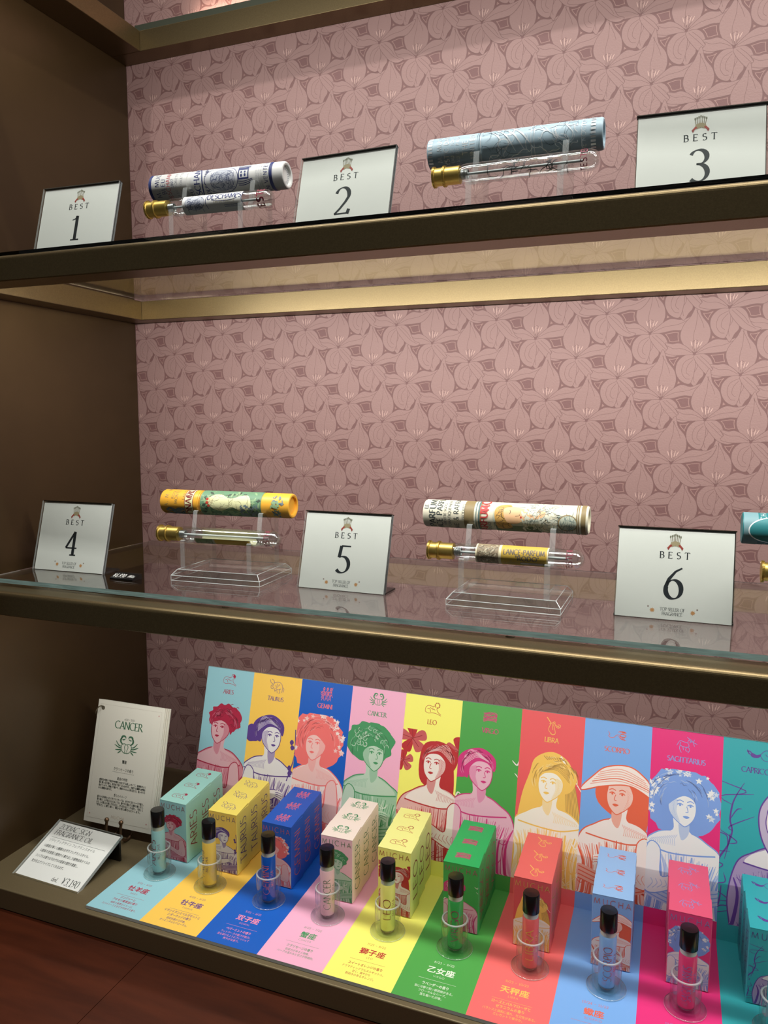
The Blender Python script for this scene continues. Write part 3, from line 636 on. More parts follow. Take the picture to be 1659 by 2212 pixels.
    # arm folded across the body, simple sleeve and hand
    if k not in (6, 9):
        ay = sh - .42
        armp = smooth([(X(.34), sh - .12), (X(.40), ay - .10), (X(.30), ay - .24), (X(.0), ay - .12), (X(-.16), ay - .02), (X(-.14), ay + .06), (X(.02), ay + .02), (X(.20), ay - .04), (X(.22), sh - .16)], 5, True)
        A.append(poly(grow(armp, .012), I, 7.4)); A.append(poly(armp, skin, 7.6))
        for q in range(4): A.append(ribbon(smooth([(X(-.14), ay + .045 - q * .022), (X(-.20), ay + .05 - q * .028), (X(-.26), ay + .03 - q * .03)], 4), .022, skin, 7.7)); 
        for q in range(3): A.append(ribbon([(X(-.15), ay + .032 - q * .022), (X(-.25), ay + .025 - q * .03)], .006, I, 7.8))
        for q in range(6): A.append(ribbon(smooth([(X(.33 - q * .05), ay - .20 + q * .012), (X(.28 - q * .05), ay - .13), (X(.30 - q * .05), ay - .08)], 4), .008, Md, 7.8))
    for q in range(14): # pen shading on neck and shoulder
        A.append(ribbon(smooth([(X(.04 + q * .020), sh + .03 - q * .006), (X(.07 + q * .020), sh - .03 - q * .004), (X(.06 + q * .020), sh - .10)], 3), .006, Md, 5.3))
    # head
    if hair == 7: # hooded cloak
        hood = smooth([(X(-.20), hy - .1), (X(-.19), hy + .16), (X(-.02), hy + .36), (X(.24), hy + .30), (X(.36), hy + .02), (X(.42), sh - .1), (X(.1), sh - .16), (X(-.10), sh)], 6, True)
        A.append(poly(grow(hood, .014), I, 8)); A.append(poly(hood, ink(mixc(lightc, inkc, .30)), 8.2))
        for q in range(9): A.append(ribbon(smooth([(X(-.02 + q * .03), hy + .32 - q * .01), (X(.12 + q * .025), hy + .1), (X(.16 + q * .028), sh - .05)], 6), .016, I if q % 2 else Md, 8.4, taper=True))
    face = smooth([(X(-.135), hy + .06), (X(-.10), hy + .16), (X(.06), hy + .17), (X(.14), hy + .05), (X(.12), hy - .08), (X(.0), hy - .19), (X(-.05), hy - .195), (X(-.115), hy - .12), (X(-.14), hy - .03)], 5, True)
    A.append(poly(grow(face, .010), I, 9)); A.append(poly(face, skin if k != 7 else M2, 9.2))
    A.append(poly(smooth([(X(.05), hy + .08), (X(.14), hy + .05), (X(.12), hy - .08), (X(.02), hy - .17), (X(.06), hy - .05)], 4, True), M2 if skin is Lg else Md, 9.3))
    for q in range(9): A.append(ribbon([(X(.07 + q * .006), hy + .09 - q * .022), (X(.125 - q * .010), hy + .05 - q * .024)], .005, Md, 9.35))
    for ex in (-.085, .025):
        A.append(ribbon(smooth([(X(ex - .032), hy + .030), (X(ex), hy + .044), (X(ex + .032), hy + .028)], 4), .011, I, 9.5)); A.append(ribbon(smooth([(X(ex - .036), hy + .066), (X(ex), hy + .082), (X(ex + .038), hy + .066)], 4), .010, I, 9.5))
        A.append(poly([(X(ex) + .012 * math.cos(a), hy + .026 + .014 * math.sin(a)) for a in [i * PI / 4 for i in range(8)]], I, 9.5))
    A.append(ribbon(smooth([(X(-.045), hy + .02), (X(-.062), hy - .04), (X(-.035), hy - .048)], 4), .008, I, 9.5))
    A.append(poly(smooth([(X(-.080), hy - .098), (X(-.045), hy - .086), (X(-.008), hy - .098), (X(-.045), hy - .118)], 3, True), I, 9.5))
    # hair on top
    if hair in (0, 2):
        hp = wob(X(.06), hy + .16, .27 if hair == 0 else .34, .20 if hair == 0 else .27, 26, .06)
        A.append(poly(smooth(hp, 3, True), I, 8.8)); A.append(poly(smooth([(X(-.15), hy + .08), (X(-.12), hy + .20), (X(.10), hy + .24), (X(.20), hy + .06), (X(.17), hy - .06), (X(.12), hy + .06), (X(.0), hy + .12)], 4, True), I, 9.8))
        for q in range(34):
            a = u(0, 2 * PI); r = u(.08, .26); cx, cy = X(.06) + r * math.cos(a), hy + .17 + r * .75 * math.sin(a)
            if (cx - X(-.03)) ** 2 / .022 + (cy - hy + .02) ** 2 / .035 > 1: A.append(ribbon(arc(cx, cy, .028, .028, math.degrees(a), math.degrees(a) + 220, 7), .008, Dk if hair == 0 else M2, 9.9))
    if hair in (1, 3, 6):
        A.append(poly(smooth([(X(-.17), hy + .04), (X(-.17), hy + .20), (X(.0), hy + .31), (X(.20), hy + .26), (X(.30), hy + .14), (X(.26), hy - .02), (X(.16), hy - .08), (X(.14), hy + .05), (X(.05), hy + .14), (X(-.08), hy + .13)], 5, True), I, 9.8))
        if hair == 1: A.append(poly(smooth(wob(X(.30), hy + .02, .13, .12, 14, .07), 3, True), I, 9.7))
        for q in range(8): A.append(ribbon(smooth([(X(-.12 + q * .02), hy + .14 + q * .014), (X(.06 + q * .012), hy + .19 + q * .012), (X(.22), hy + .06 + q * .016)], 5), .007, M2 if hair != 3 else Dk, 9.9))
    if hair == 5:
        A.append(poly(smooth([(X(-.16), hy + .0), (X(-.16), hy + .16), (X(0), hy + .23), (X(.18), hy + .14), (X(.2), hy - .1), (X(.14), hy + .02), (X(.0), hy + .13), (X(-.11), hy + .10)], 5, True), I, 9.8))
    if hair == 4:
        hat = smooth([(X(-.44), hy + .02), (X(-.30), hy + .20), (X(-.16), hy + .32), (X(.08), hy + .36), (X(.26), hy + .26), (X(.44), hy + .06), (X(.36), hy + .04), (X(.1), hy + .15), (X(-.2), hy + .10)], 6, True)
        A.append(poly(grow(hat, .014), I, 9.8)); A.append(poly(hat, Lg, 9.9))
        for q in range(6): A.append(ribbon(smooth([(X(-.34 + q * .02), hy + .10 + q * .03), (X(.0), hy + .18 + q * .028), (X(.36 - q * .02), hy + .09 + q * .028)], 6), .010, I if q == 1 else Md, 10))
    if hair in (0, 1, 2, 3, 5, 6):
        for q in range(46):
            a = u(-.2, PI + .2); r1 = u(.17, {0: .24, 1: .215, 2: .30, 3: .28, 5: .34, 6: .215}[hair]); cx, cy = X(.05), hy + .06
            P = [(cx + r1 * math.cos(a + t * .10), cy + (r1 + u(-.012, .012)) * math.sin(a + t * .10)) for t in range(5)]
            if all((x - X(0)) ** 2 / .0196 + (y - hy) ** 2 / .034 > 1 for x, y in P): A.append(ribbon(smooth(P, 3), u(.006, .012), Dk if q % 2 else ink(mixc(inkc, lightc, .35)), 9.95, taper=True))
    if hair == 1 and k == 1:
        for q in range(9): A.append(poly(smooth(wob(.86 + u(-.08, .08), hy + .12 - q * .07, .028, .036, 6, .2), 2, True), I, 9)); 
        A.append(ribbon(smooth([(.80, hy - .55), (.88, hy - .2), (.86, hy + .16)], 5), .014, I, 8.9))
    if k == 2 or k == 6:
        pass
    if k in (2, 4, 6): # grasses and blossoms in front
        for q in range(14): A.append(ribbon(smooth([(u(-.1, 1.1), -.1), (u(0, 1), .25), (u(0, 1), .6 + u(-.1, .2))], 6), .014, I if k == 4 else Md, 10.2, taper=True))
        if k == 2:
            for q in range(40): A.append(star(u(.02, .98), u(.0, .55), u(.03, .05), Md if q % 2 else M2, 5, 10.4 + (q % 5) * .1, .6))
    A = [([(.5 + (u - .5) * 1.32, H + (v - H) * 1.32) for u, v in P], F, m, L) for P, F, m, L in A]
    return clip(A, 0, 1, 0, H)
FIGS = [figure(k, SIGNS[k][2], SIGNS[k][1]) for k in range(12)]

# ------------------------------------------------------------------ folded display board with twelve coloured strips
BX0, BP = 0.1308, 0.0578
YH, YFB = -0.1030, -0.2575
def board():
    root = empty('display_board', (0, 0, 0), 0, 'long display board of coloured zodiac strips folded up at the back', 'display board')
    kz = 0.0430 / 0.1586; nl = math.hypot(1, kz)
    def back(u, v, L): return (u, YH + v * kz / nl - L * .00002 / nl, 0.003 + v / nl + L * .00002 * kz)
    SL = 0.1643
    core = mat('board_core', (196, 200, 198), .6)
    mb = MB(); mb.box(BX0, BX0 + 12 * BP, YFB, YH, 0.0002, 0.0029, core)
    # riser piece behind the hinge
    P = [(YH, 0.0002), (YH, .0029), (back(0, SL, 0)[1], back(0, SL, 0)[2]), (back(0, SL, 0)[1] + .0028, back(0, SL, 0)[2] - .0006), (YH + .0028, 0.0002)]
    mb.prism(P, BX0, BX0 + 12 * BP, core, 'x'); mb.build('board_core', root)
    for k, (nm, bg, ic, bx, date, kj, lines, tc) in enumerate(SIGNS):
        x0 = BX0 + k * BP; xc = x0 + BP / 2; m = MB(); bgm = ink(bg, .5); I = ink(ic)
        A = [rectp(x0, 0, x0 + BP, SL, bgm, 0)]
        fb = bg if k != 6 else (226, 88, 90)
        if k == 6: A.append(rectp(x0, .0135, x0 + BP, SL, ink(fb), .5))
        A += tf(FIGS[k], BP, 0.1175 / 2.1, x0, 0.0135, 0)
        A += tf(icon(k, I), .0165 if k != 9 else .019, .0165, xc, .1525, 0, dL=1)
        A += letters(nm, I, 0.0042, (.08, .17), True, .06, xc, .1378, cond=.96)
        m.art(A, back)
        F = [rectp(x0, YFB, x0 + BP, YH, bgm, 0)]; T = ink(tc) if tc else I
        if k == 2: T = ink((236, 140, 170))
        if date: F += letters(date, T, .0022, (.10, .10), False, .16, xc, -.2146)
        if kj: F += kanji(kj, T, .0064, xc, -.2252, bold=.022, w=.0215 if len(kj) > 2 else .0140)
        F += letters(nm, T, .0018, (.10, .10), False, .30, xc, -.2298)
        F.append(rectp(xc - .0150, -.23355, xc + .0150, -.23335, T, 2))
        y = -.2395 if len(lines) < 4 or k in (4, 5, 2) else -.2378
        for q, s in enumerate(lines):
            big = q < (2 if k in (0, 1, 6) else 1)
            F += kanji(s, T, .0030 if big else .0025, xc, y, bold=.012 if big else .0, w=min(.046, len(s) * (.0026 if big else .00215))); y -= .0043 if big else .0036
        m.art(F, lambda u, v, L: (u, v, .0030 + L * .00002))
        m.build('printed_strip', root)
board()

# ------------------------------------------------------------------ fragrance boxes, roll-on bottles and acrylic holders
BW, BD, BH = 0.0306, 0.0226, 0.0612
ORD = ['front', 'middle', 'back']
WORDC = [c.lower() for c in ('pale turquoise', 'yellow', 'royal blue', 'cream white', 'lemon yellow', 'bright green', 'coral red', 'sky blue', 'deep pink', 'teal')]
def art_on(m, A, fn): m.art(A, fn)
def fragrance_box(k):
    nm, bg, ic, bx = SIGNS[k][:4]
    root = empty('fragrance_box', (0, 0, 0)); m = MB(); c = ink(bx, .42); I = ink(ic); lip = ink(mixc(bx, (255, 255, 255), .25))
    m.box(-BW / 2, BW / 2, 0, BD, 0.0003, BH - .0012, c); bevel(m.build('carton', root), .0004, 1)
    # printed faces
    m = MB(); H = .0455 / BW
    fc = mixc(SIGNS[k][1], bx, .35) if k != 6 else (206, 80, 84)
    A = [rectp(-BW / 2 + .0004, .0006, BW / 2 - .0004, BH - .0016, ink(fc), 0)] + tf([([(u, min(v, 2.1)) for u, v in P], F, mm, L) for P, F, mm, L in FIGS[k]], BW - .0012, .0478 / 2.1, -BW / 2 + .0006, .0008)
    A += tf(letters('MUCHA', ink(mixc(ic, (40, 40, 40), .15)), .0047, (.075, .075), False, .42, 0, BH - .0088), 1, 1, 0, 0, dL=10)
    m.art(A, lambda u, v, L: (u, -.00005 - L * .000012, v))
    sideT = mixc(ic, (40, 30, 40), .25)
    S = letters(nm, ink(sideT), .0108, (.065, .095), False, .10, cond=1)
    wmax = max(abs(u) for P, F, mm, L in S for u, v in P) * 2; S = tf(S, min(1.0, .044 / wmax) if nm != 'LEO' else 1.35, 1, 0, -.0054)
    m.art([([(-v, u) for u, v in P], [f for f in F], mm, L) for P, F, mm, L in S], lambda u, v, L: (BW / 2 + .00005 + L * .00001, BD / 2 + u, BH * .50 + v))
    m.art([([(-v, u) for u, v in P], F, mm, L) for P, F, mm, L in S], lambda u, v, L: (-BW / 2 - .00005 - L * .00001, BD / 2 - u, BH * .50 + v))
    m.build('printed_art', root)
    m = MB(); z = BH - .0011
    m.add([(-BW / 2, -.0001, z), (BW / 2, -.0001, z), (BW / 2 - .0003, BD - .0008, z + .0019), (-BW / 2 + .0003, BD - .0008, z + .0019),
           (-BW / 2, -.0001, z - .0003), (BW / 2, -.0001, z - .0003), (BW / 2 - .0003, BD - .0008, z - .0003), (-BW / 2 + .0003, BD - .0008, z - .0003)],
          [(0, 1, 2, 3), (7, 6, 5, 4), (0, 4, 5, 1), (1, 5, 6, 2), (2, 6, 7, 3), (3, 7, 4, 0)], c)
    sl = .0019 / (BD - .0007)
    m.art(tf(icon(k, I), .0160, .0135, 0, BD * .50), lambda u, v, L: (u, v, z + (v + .0001) * sl + .00003 + L * .00001))
    m.build('lid', root)
    return root
bxs = [.1613, .2176, .2752, .3358, .3905, .4498, .5093, .5714, .6275, .6832]
for k in range(10):
    proto = fragrance_box(k); rr = random.Random(k)
    for q in range(3):
        o = proto if q == 0 else copy_tree(proto)
        sh = (-.0016 if k in (0, 1, 4) else -.0010 if k < 4 else -.0004) * q
        if k == 4 and q: sh += .0030 * 0
        o.location = (bxs[k] + sh, -0.1710 + q * (BD + .0002), 0.0031); o.rotation_euler = (0, 0, [0.02, -.01, .0][q] * (1 if k % 2 else -.6))
        nm = SIGNS[k][0]
        tag(o, '%s carton lettered %s, %s one of its row of three' % (WORDC[k], nm.capitalize(), ORD[q]), 'box', 'zodiac fragrance cartons')
def cut_rows(P, step):
    """split one polygon into rows of height step (Sutherland-Hodgman against each row)"""
    lo, hi = min(p[1] for p in P), max(p[1] for p in P); n = max(1, int((hi - lo) / step)); out = []
    def cl(Q, y, keep_above):
        R = []
        for i in range(len(Q)):
            a, b = Q[i - 1], Q[i]; ia = (a[1] >= y) == keep_above or a[1] == y; ib = (b[1] >= y) == keep_above or b[1] == y
            if ia != ib and a[1] != b[1]: t = (y - a[1]) / (b[1] - a[1]); R.append((a[0] + t * (b[0] - a[0]), y))
            if ib: R.append(b)
        return R
    for i in range(n):
        y0, y1 = lo + (hi - lo) * i / n, lo + (hi - lo) * (i + 1) / n
        Q = cl(cl(list(P), y0, True), y1, False)
        if len(Q) > 2: out.append(Q)
    return out
def wrap_art(m, A, fn, axis=1, step=.0009):
    """lay flat artwork on a curved wall, cutting every face finely across the bend"""
    for P, F, mm, L in A:
        for f in F:
            Q = [P[i] for i in f]; e = [p[axis] for p in Q]
            if max(e) - min(e) > step * 1.3:
                if axis == 0: rows = [[(b, a) for a, b in r] for r in cut_rows([(b, a) for a, b in Q], step)]
                else: rows = cut_rows(Q, step)
            else: rows = [Q]
            for r in rows: m.add([fn(u, v, L) for u, v in r], [tuple(range(len(r)))], mm)
def wrapz(R, cx=0, cy=0):
    return lambda u, v, L: (cx + (R + L * .00002) * math.sin(u / R), cy - (R + L * .00002) * math.cos(u / R), v)
CAPM = mat('black_cap_plastic', (14, 14, 15), 0.22, 0, .5)
def roll_bottle(k, turn):
    nm, bg, ic, bx = SIGNS[k][:4]; root = empty('roll_on_bottle', (0, 0, 0)); R = .0063
    liq = mixc(bx, bg, .5)
    m = MB(); m.lathe([(0, .0012), (R - .0012, .0012), (R - .0002, .0020), (R, .0032), (R, .0412), (R - .0006, .0424)], mat('bottle_%d' % k, liq, .16, 0, .6), 40)
    m.lathe([(0, .0), (R - .0010, .0), (R - .0002, .0008), (R - .0001, .0021)], real_glass('bottle_glass'), 40)
    m.build('bottle_body', root)
    m = MB(); m.lathe([(R - .0006, .0424), (R - .0004, .0462), (.0058, .0466)], mat('frosted_collar', mixc((205, 200, 180), liq, .35), .3), 40); m.build('collar', root)
    m = MB(); m.lathe([(.0058, .0462), (.0064, .0464), (.00645, .0470), (.00635, .0608), (.0060, .0615), (0, .0617)], CAPM, 48); m.build('cap', root)
    m = MB(); I = ink(mixc(ic, (30, 30, 30), .2) if k not in (2, 6, 8) else ic)
    S = letters(nm, I, .0062, (.06, .095), False, .10, 0, -.0031)
    wmax = max(abs(u) for P, F, mm, L in S for u, v in P) * 2; S = tf(S, min(1.25, .0275 / wmax), 1)
    a = turn * R; wrap_art(m, [([(-v + a, u + .0215) for u, v in P], F, mm, L) for P, F, mm, L in S], wrapz(R + .00006), 0, .0007)
    S = letters('MUCHA', I, .0026, (.09, .09), False, .35, 0, 0); a = (turn + 1.15) * R
    wrap_art(m, [([(-v + a, u + .0225) for u, v in P], F, mm, L) for P, F, mm, L in S], wrapz(R + .00006), 0, .0007)
    m.build('lettering', root)
    return root
HM = thin_glass('holder_acrylic', (246, 249, 248), 1.60)
def holder_mesh():
    m = MB()
    m.lathe([(0, 0), (.0141, 0), (.0147, .0003), (.0147, .0011), (.0143, .0014), (.0109, .0014)], HM, 56)
    m.lathe([(.0108, .0014), (.0108, .0256), (.0106, .0262), (.0096, .0262), (.0094, .0256), (.0094, .0015), (0, .0015)], HM, 56)
    return m
hold0 = None
dx = [.1608, .2171, .2788, .3371, .3928, .4512, .5125, .5704, .6262, .6855]
turns = [-.95, -1.35, -.45, -.05, -.15, -.10, -.10, .05, .0, .0]
for k in range(10):
    if hold0 is None:
        hold0 = empty('bottle_holder', (0, 0, 0)); mm = holder_mesh(); mm.build('tube_cup', hold0)
        rim = MB(); rim.lathe([(.01085, .0258), (.0107, .0265), (.0095, .0265), (.0094, .0258)], RIMM, 56); rim.build('rim', hold0)
        rim = MB(); rim.lathe([(.0147, .0004), (.01485, .0008), (.0147, .0012)], RIMM, 56); rim.build('foot_edge', hold0)
        h = hold0
    else: h = copy_tree(hold0)
    h.location = (dx[k], -.1930, .00315)
    tag(h, 'clear acrylic tube cup with round foot holding the %s roll-on bottle' % SIGNS[k][0].capitalize(), 'holder', 'acrylic cups for the roll-on bottles')
    # the camera stands at the right, so the writing is turned towards it
    face = math.atan2(.6025 - dx[k], .557)
    b = roll_bottle(k, turns[k] + face); b.location = (dx[k] + .0003 * (k % 3 - 1), -.1930, .0050)
    tag(b, 'black capped roll-on bottle lettered %s in its acrylic cup' % SIGNS[k][0].capitalize(), 'bottle', 'roll-on fragrance bottles')
# a few degrees of lean in the cups
# ------------------------------------------------------------------ ring-bound card set on its little easel
def flip_cards():
    w, h, t, rz = 0.0868, 0.1254, 0.2548, 0.0286
    root = empty('ring_bound_cards', (0.0793, -0.1549, 0.0120), rz, 'stack of white cards on a metal ring, the front one headed Cancer', 'card set')
    fn = leaning(w, h, t); cream = mat('card_stock', (222, 218, 204), .6); gi = ink((70, 112, 84)); dk = ink((58, 62, 56)); pink = ink((186, 92, 92)); ln = ink((188, 180, 164))
    rr = random.Random(5)
    for q in range(7):
        m = MB(); ox = q * .0005 + (.0004 if q % 2 else 0); slab(m, fn, -w / 2 + ox, w / 2 - .0030 + ox * 1.1, 0.0 + q * .0001, h - q * .0001, -.0006 - q * .0009, -.0001 - q * .0009, cream)
        if q == 0:
            A = []; cx = -.0015; x0, x1, y0, y1 = -w / 2 + .0035, w / 2 - .0065, .0045, h - .0045
            for a, b, c, d in ((x0, y0, x1, y0), (x0, y1, x1, y1), (x0, y0, x0, y1), (x1, y0, x1, y1)): A.append(ribbon([(a, b), (c, d)], .00018, ln, 1))
            A += [star(px, py, .0010, pink, 4, 2, .4) for px, py in ((x1 - .003, y1 - .004), (x0 + .003, y0 + .004), (x1 - .003, y0 + .004))]
            A += letters('6/22 ~ 7/22', dk, .0018, (.08, .14), True, .12, cx, h * .857)
            A += letters('CANCER', gi, .0074, (.06, .17), True, .04, cx, h * .785, cond=.95)
            A += tf(icon(3, gi), .0250, .0250, cx, h * .640)
            A += kanji('蟹座', dk, .0032, cx, h * .510, bold=.02, w=.0055)
            A += kanji('クラリセージの香り', dk, .0032, cx, h * .445, w=.0245)
            for i in range(24): A.append(rectp(cx - .0135 + i * .00115, h * .430, cx - .0130 + i * .00115, h * .4335, dk, 2))
            A += kanji('星座の特徴', dk, .0028, cx, h * .372, w=.013)
            for i, s in enumerate(('感受性が豊かで家族や仲間を大切にする優しいタイプ。面倒見がよく', '情に厚いのが魅力。自然体で接するため好かれ、内面では繊細な感情を', '秘めています。想像力が豊かで、周囲の人の心に寄り添う力、思いやりの', 'ある人間関係を築きます。')):
                A += kanji(s, dk, .0022, x0 + .010, h * (.344 - i * .022), align='l', bold=.014, w=.058 if i < 3 else .017)
            A += kanji('香りのイメージ', dk, .0028, cx, h * .235, w=.016)
            for i, s in enumerate(('柔らかな印象をもたらすクラリセージは、ほのかに甘いハーブの香り。', '落ち着き、心が包み込まれるような、穏やかな温もりと調和を感じます。', 'また、心の奥にある優しさを引き出し、安らぎを与えてくれる香り。「母性」に', '「守る力」に寄り添い、静かな安心感をもたらします。')):
                A += kanji(s, dk, .0022, x0 + .010, h * (.207 - i * .022), align='l', bold=.014, w=(.058, .058, .058, .055)[i])
            A += letters('MUCHA', ink((196, 180, 160)), .0030, (.08, .12), False, .3, cx, h * .060)
            m.art(A, lambda u, v, L: fn(u, v, L * .00002))
            m.art([poly([(-w / 2 + .0068 + .0022 * math.cos(a), h - .0085 + .0022 * math.sin(a)) for a in [i * PI / 8 for i in range(16)]], ink((90, 84, 70)), 2)], lambda u, v, L: fn(u, v, L * .00002))
        m.build('card', root)
    m = MB(); c = fn(-w / 2 + .0015, h - .0130, -.003)
    m.tube([c + Vector((.0062 * math.cos(a) * .8 - .0012, -.0078 * math.sin(a + .5) * .9, .0078 * math.cos(a - .2))) for a in [i * 2 * PI / 28 for i in range(29)]], .00065, mat('ring_steel', (150, 140, 120), .3, 1.0), 8); m.build('ring', root)
flip_cards()
def easel():
    root = empty('small_easel', (0.0793, -0.1549, 0.0), 0.0286, 'small dark metal easel with two ball tipped hooks holding the card set', 'easel')
    mt = mat('aged_bronze_rod', (118, 92, 70), .35, .8)
    for s in (-1, 1):
        x = s * .0088 + .0035; m = MB()
        m.tube(smooth([(x, .030, .070), (x, .022, .040), (x, .010, .012), (x, .004, .0030), (x, -.004, .0024), (x, -.0100, .0090), (x - .0003, -.0105, .0155), (x, -.0095, .0225)], 5), .0015, mt, 12)
        m.build('hook', root)
        m = MB(); m.sphere((x, -.0095, .0243), .0024, mt, 20); m.build('ball_tip', root)
    m = MB(); m.tube([(-.006, .010, .0115), (.0035, .012, .0140), (.013, .010, .0115)], .0012, mt); m.build('cross_bar', root)
    m = MB(); m.tube([(.0035, .030, .070), (.0035, .050, .0012)], .0012, mt); m.build('rear_leg', root)
easel()

# ------------------------------------------------------------------ perfume tubes on acrylic stands
def wrapx(R):
    """(u along the tube, v round it) to a cylinder lying along x; v = 0 faces the front"""
    return lambda u, v, L: (u, -(R + L * .00003) * math.cos(v / R), (R + L * .00003) * math.sin(v / R))
def bandx(m, u0, u1, R, mt, L=0, v0=-PI, v1=PI, n=120):
    fn = wrapx(R); V = []
    for i in range(n + 1):
        v = (v0 + (v1 - v0) * i / n) * R; V += [fn(u0, v, L), fn(u1, v, L)]
    m.add(V, [(2 * i, 2 * i + 1, 2 * i + 3, 2 * i + 2) for i in range(n)], mt, True)
def fit(A, w, cx):
    """squeeze lettering centred on cx to width w"""
    m_ = max(abs(u - cx) for P, F, mm, L in A for u, v in P) * 2; k = w / m_
    return [([(cx + (u - cx) * k, v) for u, v in P], F, mm, L) for P, F, mm, L in A]
def vert(A, u, v, flip=False):
    """turn lettering to run round the tube, reading upwards"""
    return [([(-b + u, a + v) for a, b in P], F, m, L) for P, F, m, L in A]
RXT = Matrix.Rotation(PI / 2, 4, 'Y')
def disc(cx, cy, rx, ry, m, L=1, n=24): return poly([(cx + rx * math.cos(2 * PI * i / n), cy + ry * math.sin(2 * PI * i / n)) for i in range(n)], m, L)
def leafy(rr, m, u0, u1, v0, v1, n, r, L):
    A = []
    for i in range(n):
        a = rr.uniform(0, 2 * PI); cx, cy = rr.uniform(u0, u1), rr.uniform(v0, v1); s = r * rr.uniform(.5, 1.2)
        A.append(poly(smooth([(cx - s * math.cos(a), cy - s * math.sin(a)), (cx - .35 * s * math.sin(a), cy + .35 * s * math.cos(a)), (cx + s * math.cos(a), cy + s * math.sin(a)), (cx + .35 * s * math.sin(a), cy - .35 * s * math.cos(a))], 3, True), m, L + i * .01))
    return A
def squig(rr, m, u0, u1, v0, v1, n, w, L, ln=.006):
    A = []
    for i in range(n):
        x, y = rr.uniform(u0, u1), rr.uniform(v0, v1); P = [(x, y)]; a = rr.uniform(0, 6.28)
        for q in range(4): a += rr.uniform(-.9, .9); P.append((min(u1, max(u0, P[-1][0] + ln / 4 * math.cos(a))), P[-1][1] + ln / 4 * math.sin(a)))
        A.append(ribbon(smooth(P, 4), w, m, L, taper=True))
    return A
R1, LT = 0.0113, 0.1320
def paper_tube(style, loc, rz, label, spin=0.0):
    cols = dict(white=(228, 228, 224), blue=(176, 200, 212), orange=(240, 176, 60), cream=(226, 220, 196), teal=(36, 118, 122))
    base = mat('tube_' + style, cols[style], .42); root = empty('perfume_carton_tube', loc, rz, label, 'perfume tube', 'round perfume cartons')
    h = LT / 2; seam = -h + .040; m = MB()
    m.lathe([(0, seam), (R1 - .0002, seam), (R1 - .0002, h - .0016), (R1 - .0007, h - .0004), (R1 - .0016, h), (R1 - .0030, h - .0004), (R1 - .0032, h - .0026), (0, h - .0026)], base, 64, RXT); m.build('tube_body', root)
    m = MB(); m.lathe([(R1 - .0010, seam - .0002), (R1, seam - .0002), (R1, -h + .0012), (R1 - .0006, -h), (0, -h)], base, 64, RXT); m.build('tube_lid', root)
    m = MB(); rr = random.Random(len(style)); A = []; q = PI * R1; fn0 = wrapx(R1 + .00006)
    fn = lambda u, v, L: fn0(u, v + spin * R1, L)
    def band(u0, u1, mt, L=0): bandx(m, u0, u1, R1 + .00006, mt, L)
    if style == 'white':
        nv = ink((46, 56, 112)); gy = ink((118, 122, 140)); rd = ink((190, 62, 72)); lg = ink((196, 198, 204))
        band(-h + .0006, -h + .0034, nv); band(h - .0125, h - .0096, nv)
        A += vert(letters('A. M. MUCHA', nv, .0042, (.09, .09), False, .24), -h + .0115, 0) + vert(letters('BLEU', nv, .0040, (.10, .10), False, .20), -h + .0175, -.002) + vert(letters('DESCHAMPS', rd, .0038, (.10, .10), False, .16), -h + .0225, -.001)
        A += vert(letters('1897', nv, .0026, (.10, .10), False, .2), -h + .0262, 0)
        for i in range(2): A += vert(letters('EAU DE TOILETTE', gy, .0022, (.08, .08), False, .2), -h + .030 + i * .0052, -.003)
        A += vert(letters('BLEU', nv, .0034, (.12, .16), False, .14), seam + .0045, -.012)
        A += [disc(seam + .0100, -.002, .0058, .0150, nv, 1), disc(seam + .0092, -.002, .0055, .0146, ink((226, 228, 226)), 1.5)]
        A += vert(letters('DESCHAMPS', nv, .0052, (.10, .20), True, .14), seam + .0125, -.001)
        c = seam + .034
        A += [disc(c, -.001, .0165, .0125, nv, 2, 40), disc(c, -.001, .0160, .0120, ink((214, 216, 220)), 2.2, 40), disc(c + .001, -.0015, .0120, .0092, nv, 2.4, 36), disc(c + .001, -.0015, .0117, .0089, ink((186, 190, 200)), 2.6, 36)]
        A += tf(squig(rr, ink((92, 100, 130)), -.010, .012, -.0080, .0060, 60, .0005, 3), 1, 1, c, 0)
        A += vert(letters('DESCHAMPS', nv, .0034, (.10, .18), False, .10), c - .0130, .0)
        A.append(rectp(c + .0165, -.0030, c + .0265, .0075, nv, 2)); A.append(rectp(c + .0175, -.0016, c + .0255, .0048, ink((226, 228, 226)), 2.5))
        for i in range(3): A += [ribbon(smooth([(c + .016, -.004 - i * .0016), (c + .022, -.0045 - i * .0015), (c + .030, -.003 - i * .001)], 4), .0006, nv, 3), ribbon([(c + .016, .0085 + i * .001), (c + .028, .0075 + i * .0012)], .0005, nv, 3)]
        A += [disc(c + .0195, .0002, .0009, .0014, nv, 3), disc(c + .0230, .0004, .0009, .0013, nv, 3), disc(c + .0195, .0030, .0008, .0010, nv, 3), disc(c + .0230, .0030, .0008, .0010, nv, 3)]
        for i in range(3): A += vert(letters('EAU DE TOILETTE PARIS', gy, .0012, (.08, .08), False, .2), h - .0235 + i * .0022, -.001)
        A += vert(letters('EN VENTE ICI', nv, .0036, (.09, .13), False, .2), h - .0140, 0)
    elif style == 'blue':
        sv = foil((225, 232, 235)); dk = ink((70, 86, 98)); gy = foil((200, 212, 218))
        for i in range(26):
            v = -q + i * 2 * q / 26; A += [rectp(-h + .0010, v, -h + .0045, v + .0016, sv, 1), rectp(h - .0085, v, h - .0050, v + .0016, sv, 1)]
        A += vert(letters('A. M. MUCHA', sv, .0036, (.10, .10), False, .24), -h + .0120, 0) + vert(letters('MYSTIC DAWN', sv, .0036, (.11, .15), False, .16), -h + .0175, 0)
